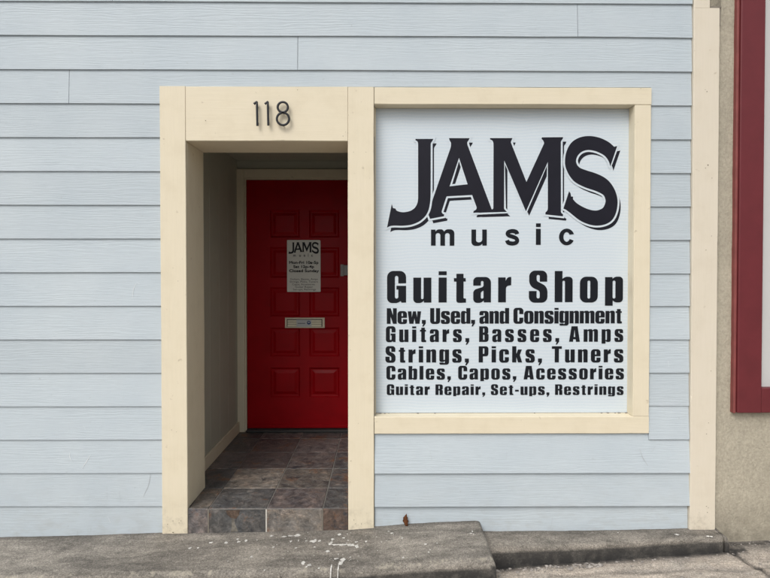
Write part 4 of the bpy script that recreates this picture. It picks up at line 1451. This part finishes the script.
def blob(bm, u, v, wu, hv, top, seed, lift=0.0034):
    """a dried paint drip lying on the concrete; sizes in photo pixels"""
    c = on_surface(u, v, top)
    e = on_surface(u + wu / 2, v, top)
    f = on_surface(u, v + hv / 2, top)
    rx, ry = (e - c).length, (f - c).length
    n = 22
    cv = bm.verts.new((c.x, c.y, top(c.x, c.y) + lift))
    ring = []
    for a in range(n):
        ca, sa = math.cos(a * 6.283 / n), math.sin(a * 6.283 / n)
        k = 0.95 + 0.6 * mnoise.noise((ca * 1.3, sa * 1.3, seed)) + 0.42 * mnoise.noise((ca * 4, sa * 4, seed + 50))
        x, y = c.x + rx * k * ca, c.y + ry * k * sa
        ring.append(bm.verts.new((x, y, top(x, y) + lift - 0.002)))
    for a in range(n):
        bm.faces.new([cv, ring[a], ring[(a + 1) % n]])


SPL = [(190, 548.5, 3.6, 1.6), (198, 548.2, 2.6, 1.4), (211, 542.8, 5, 1.2), (226, 543, 4.4, 1.8), (237.6, 539.4, 2.8, 1.3), (238.5, 542, 3.6, 1.5), (246, 541, 3.4, 2), (257, 540.4, 1.4, 0.8), (251.5, 557, 3, 1.6), (271.6, 536.2, 3.8, 1.5),
       (273.5, 547.4, 2.4, 1.2), (264.5, 570.6, 1.8, 1.2), (284, 537, 7, 1.0), (290, 536.2, 7, 0.9), (297, 536, 6, 2.4), (298, 534.7, 3, 1.2), (291, 541.8, 2.6, 1.6), (298.5, 541, 1, 2.4), (296, 548.3, 2.6, 0.9), (313, 541.5, 6.5, 2.6), (315.5, 540, 3, 1.2), (319.5, 541.2, 3, 1.6),
       (306, 541.3, 1.6, 0.8), (314.5, 547.4, 2.2, 0.8), (339.3, 535, 4, 2.0), (332.6, 539.6, 2.6, 2.2), (331.6, 542.4, 3, 1), (343.8, 538.2, 3.6, 1.4), (348, 540.8, 1.6, 1.2), (330, 544.3, 4.4, 2.2), (335.5, 545, 8, 1.4), (343, 545, 9, 1.5), (350.5, 545.2, 6, 2.2), (356, 542.4, 3.4, 1.6), (357, 546.6, 4.0, 3.2), (353, 545.6, 4, 1.2),
       (327.5, 551.6, 4.8, 2.0), (338.5, 554.4, 1.6, 0.8), (336, 559.2, 4, 1.6), (350, 557.6, 2, 0.8), (343, 560, 5.5, 3.4), (340.5, 563.4, 5.0, 3.6), (366, 541.8, 2, 1.6), (303.3, 563.2, 4, 3.2), (309, 565.5, 4.4, 2.4), (306.5, 567.2, 2.6, 1.6), (319, 568.6, 2.2, 1.6), (388.5, 531.6, 2.2, 0.8), (392, 533.5, 2.4, 0.8), (347.3, 534.3, 1.2, 0.8), (350.5, 533.2, 1.6, 0.6),
       (425.4, 544.5, 3.2, 1.2), (428.8, 552.6, 2.2, 1.0), (430, 550.2, 1.6, 1.0), (403.3, 557.8, 2.4, 1.4), (402, 538.2, 1.6, 1.4), (391.4, 533.6, 2, 1.2), (472.3, 531.6, 1.6, 1.4), (471, 533.6, 3.2, 0.8), (473.6, 534.4, 1.4, 0.8), (437, 543.5, 1.6, 0.8), (288, 552, 0.8, 0.6), (228, 561.5, 1.4, 0.8), (238, 562.4, 1.2, 0.8)]
for k in range(34):
    SPL.append((RND.gauss(330, 45), RND.uniform(533, 562), RND.uniform(0.5, 1.1), RND.uniform(0.3, 0.6)))
bm = bmesh.new()
for k, (u, v, w, h) in enumerate(SPL):
    blob(bm, u, v, w * 0.92, h * 1.05, step_top, k * 1.7)
# two runs of paint down the front face
for u0, u1, w in ((331.6, 331.0, 0.0035), (338.6, 338.2, 0.0032)):
    prev = None
    for i in range(14):
        f = i / 13
        p = on_surface(u0 + (u1 - u0) * f, 566.5, step_top)
        x = p.x
        prof = [(0.036, 0.0)] + ARC + FACE
        q = f * 9.5
        a, b = prof[int(q)], prof[min(int(q) + 1, len(prof) - 1)]
        g = q - int(q)
        off, dr = a[0] + (b[0] - a[0]) * g, a[1] + (b[1] - a[1]) * g
        yy = SFY + off - (0.008 if i > 1 else 0.001)
        zz = step_top(x, SFY + off) - dr + 0.0045
        ww = w * (0.8 + 0.5 * mnoise.noise((f * 6, u0, 0)))
        A, B = bm.verts.new((x - ww, yy, zz)), bm.verts.new((x + ww, yy, zz))
        if prev:
            bm.faces.new([prev[0], prev[1], B, A])
        prev = (A, B)
bmesh.ops.recalc_face_normals(bm, faces=bm.faces[:])
link('paint_stain', bm, M['paint'], step, smooth=True)
bm = bmesh.new()
for k, (u, v, w, h) in enumerate(((677, 534.8, 4.4, 1.4), (708, 536.6, 2.6, 1.2), (711.5, 537, 3, 1.2), (618, 533, 1.2, 0.6))):
    blob(bm, u, v, w, h, ledge_top, 50 + k * 1.7)
link('paint_stain', bm, M['paint'], ledge, smooth=True)

# ------------------------------------------------------------------ dead leaf against the wall, grit at the foot of the ledge
lf = on_surface(405.5, 525.2, step_top)
bm = bmesh.new()
cols_ = []
LH, LW = 0.062, 0.023
for i in range(9):
    f = i / 8
    w = LW * (0.35 + 1.5 * f if f < 0.4 else 0.95 * (1 - ((f - 0.4) / 0.6) ** 1.3)) * (1 + 0.18 * math.sin(f * 23)) + 0.0004
    row = []
    for s in (-1, -0.5, 0, 0.5, 1):
        x = lf.x + s * w * 0.66 - 0.013 * math.sin(f * 2.2) + 0.010 * f + 0.006
        y = -0.034 + 0.008 * f + 0.006 * abs(s) * math.sin(math.pi * f)
        z = lf.z + 0.0015 + LH * f + 0.0015 * math.sin(s * 9 + f * 7)
        row.append(bm.verts.new((x, y, z)))
    cols_.append(row)
for a, b in zip(cols_, cols_[1:]):
    for k in range(4):
        bm.faces.new([a[k], a[k + 1], b[k + 1], b[k]])
bmesh.ops.solidify(bm, geom=bm.faces[:], thickness=0.0008)
leaf = link('dry_leaf', bm, M['leaf'], smooth=True)
leaf['label'] = 'single dry brown leaf standing on the concrete step against the siding'
leaf['category'] = 'leaf'
leaf['kind'] = 'thing'

bm = bmesh.new()
for k in range(330):
    if k < 210:
        x = RND.uniform(0.545, 1.1) if k < 150 else RND.uniform(1.0, 1.85)
        y = -0.178 + (x - 0.6) * 0.062 - abs(RND.gauss(0, 0.022)) - 0.006
    elif k < 270:
        x, y = RND.uniform(1.74, 2.3), -abs(RND.gauss(0.01, 0.03)) - 0.004
    else:
        x, y = RND.uniform(0.56, 2.3), RND.uniform(-0.42, -0.05)
        if x < LX1 and y > ys_front(x) - 0.01:
            continue
    s = RND.choice((0.0018, 0.0025, 0.0035, 0.0045, 0.006, 0.0085 if k < 150 else 0.003)) * RND.uniform(0.7, 1.2)
    r = bmesh.ops.create_icosphere(bm, subdivisions=1, radius=s)
    sc = (RND.uniform(0.8, 1.7), RND.uniform(0.8, 1.3), RND.uniform(0.4, 0.9))
    for v in r['verts']:
        q = 1 + 0.35 * mnoise.noise((v.co.x * 900 + k, v.co.y * 900, v.co.z * 900))
        v.co = Vector((x + v.co.x * sc[0] * q, y + v.co.y * sc[1] * q, side_z(x, y) + s * 0.3 + v.co.z * sc[2] * q))
gr = link('gravel', bm, M['stone'])
gr['kind'] = 'stuff'
gr['label'] = 'loose grit and crumbs of concrete along the foot of the ledge'
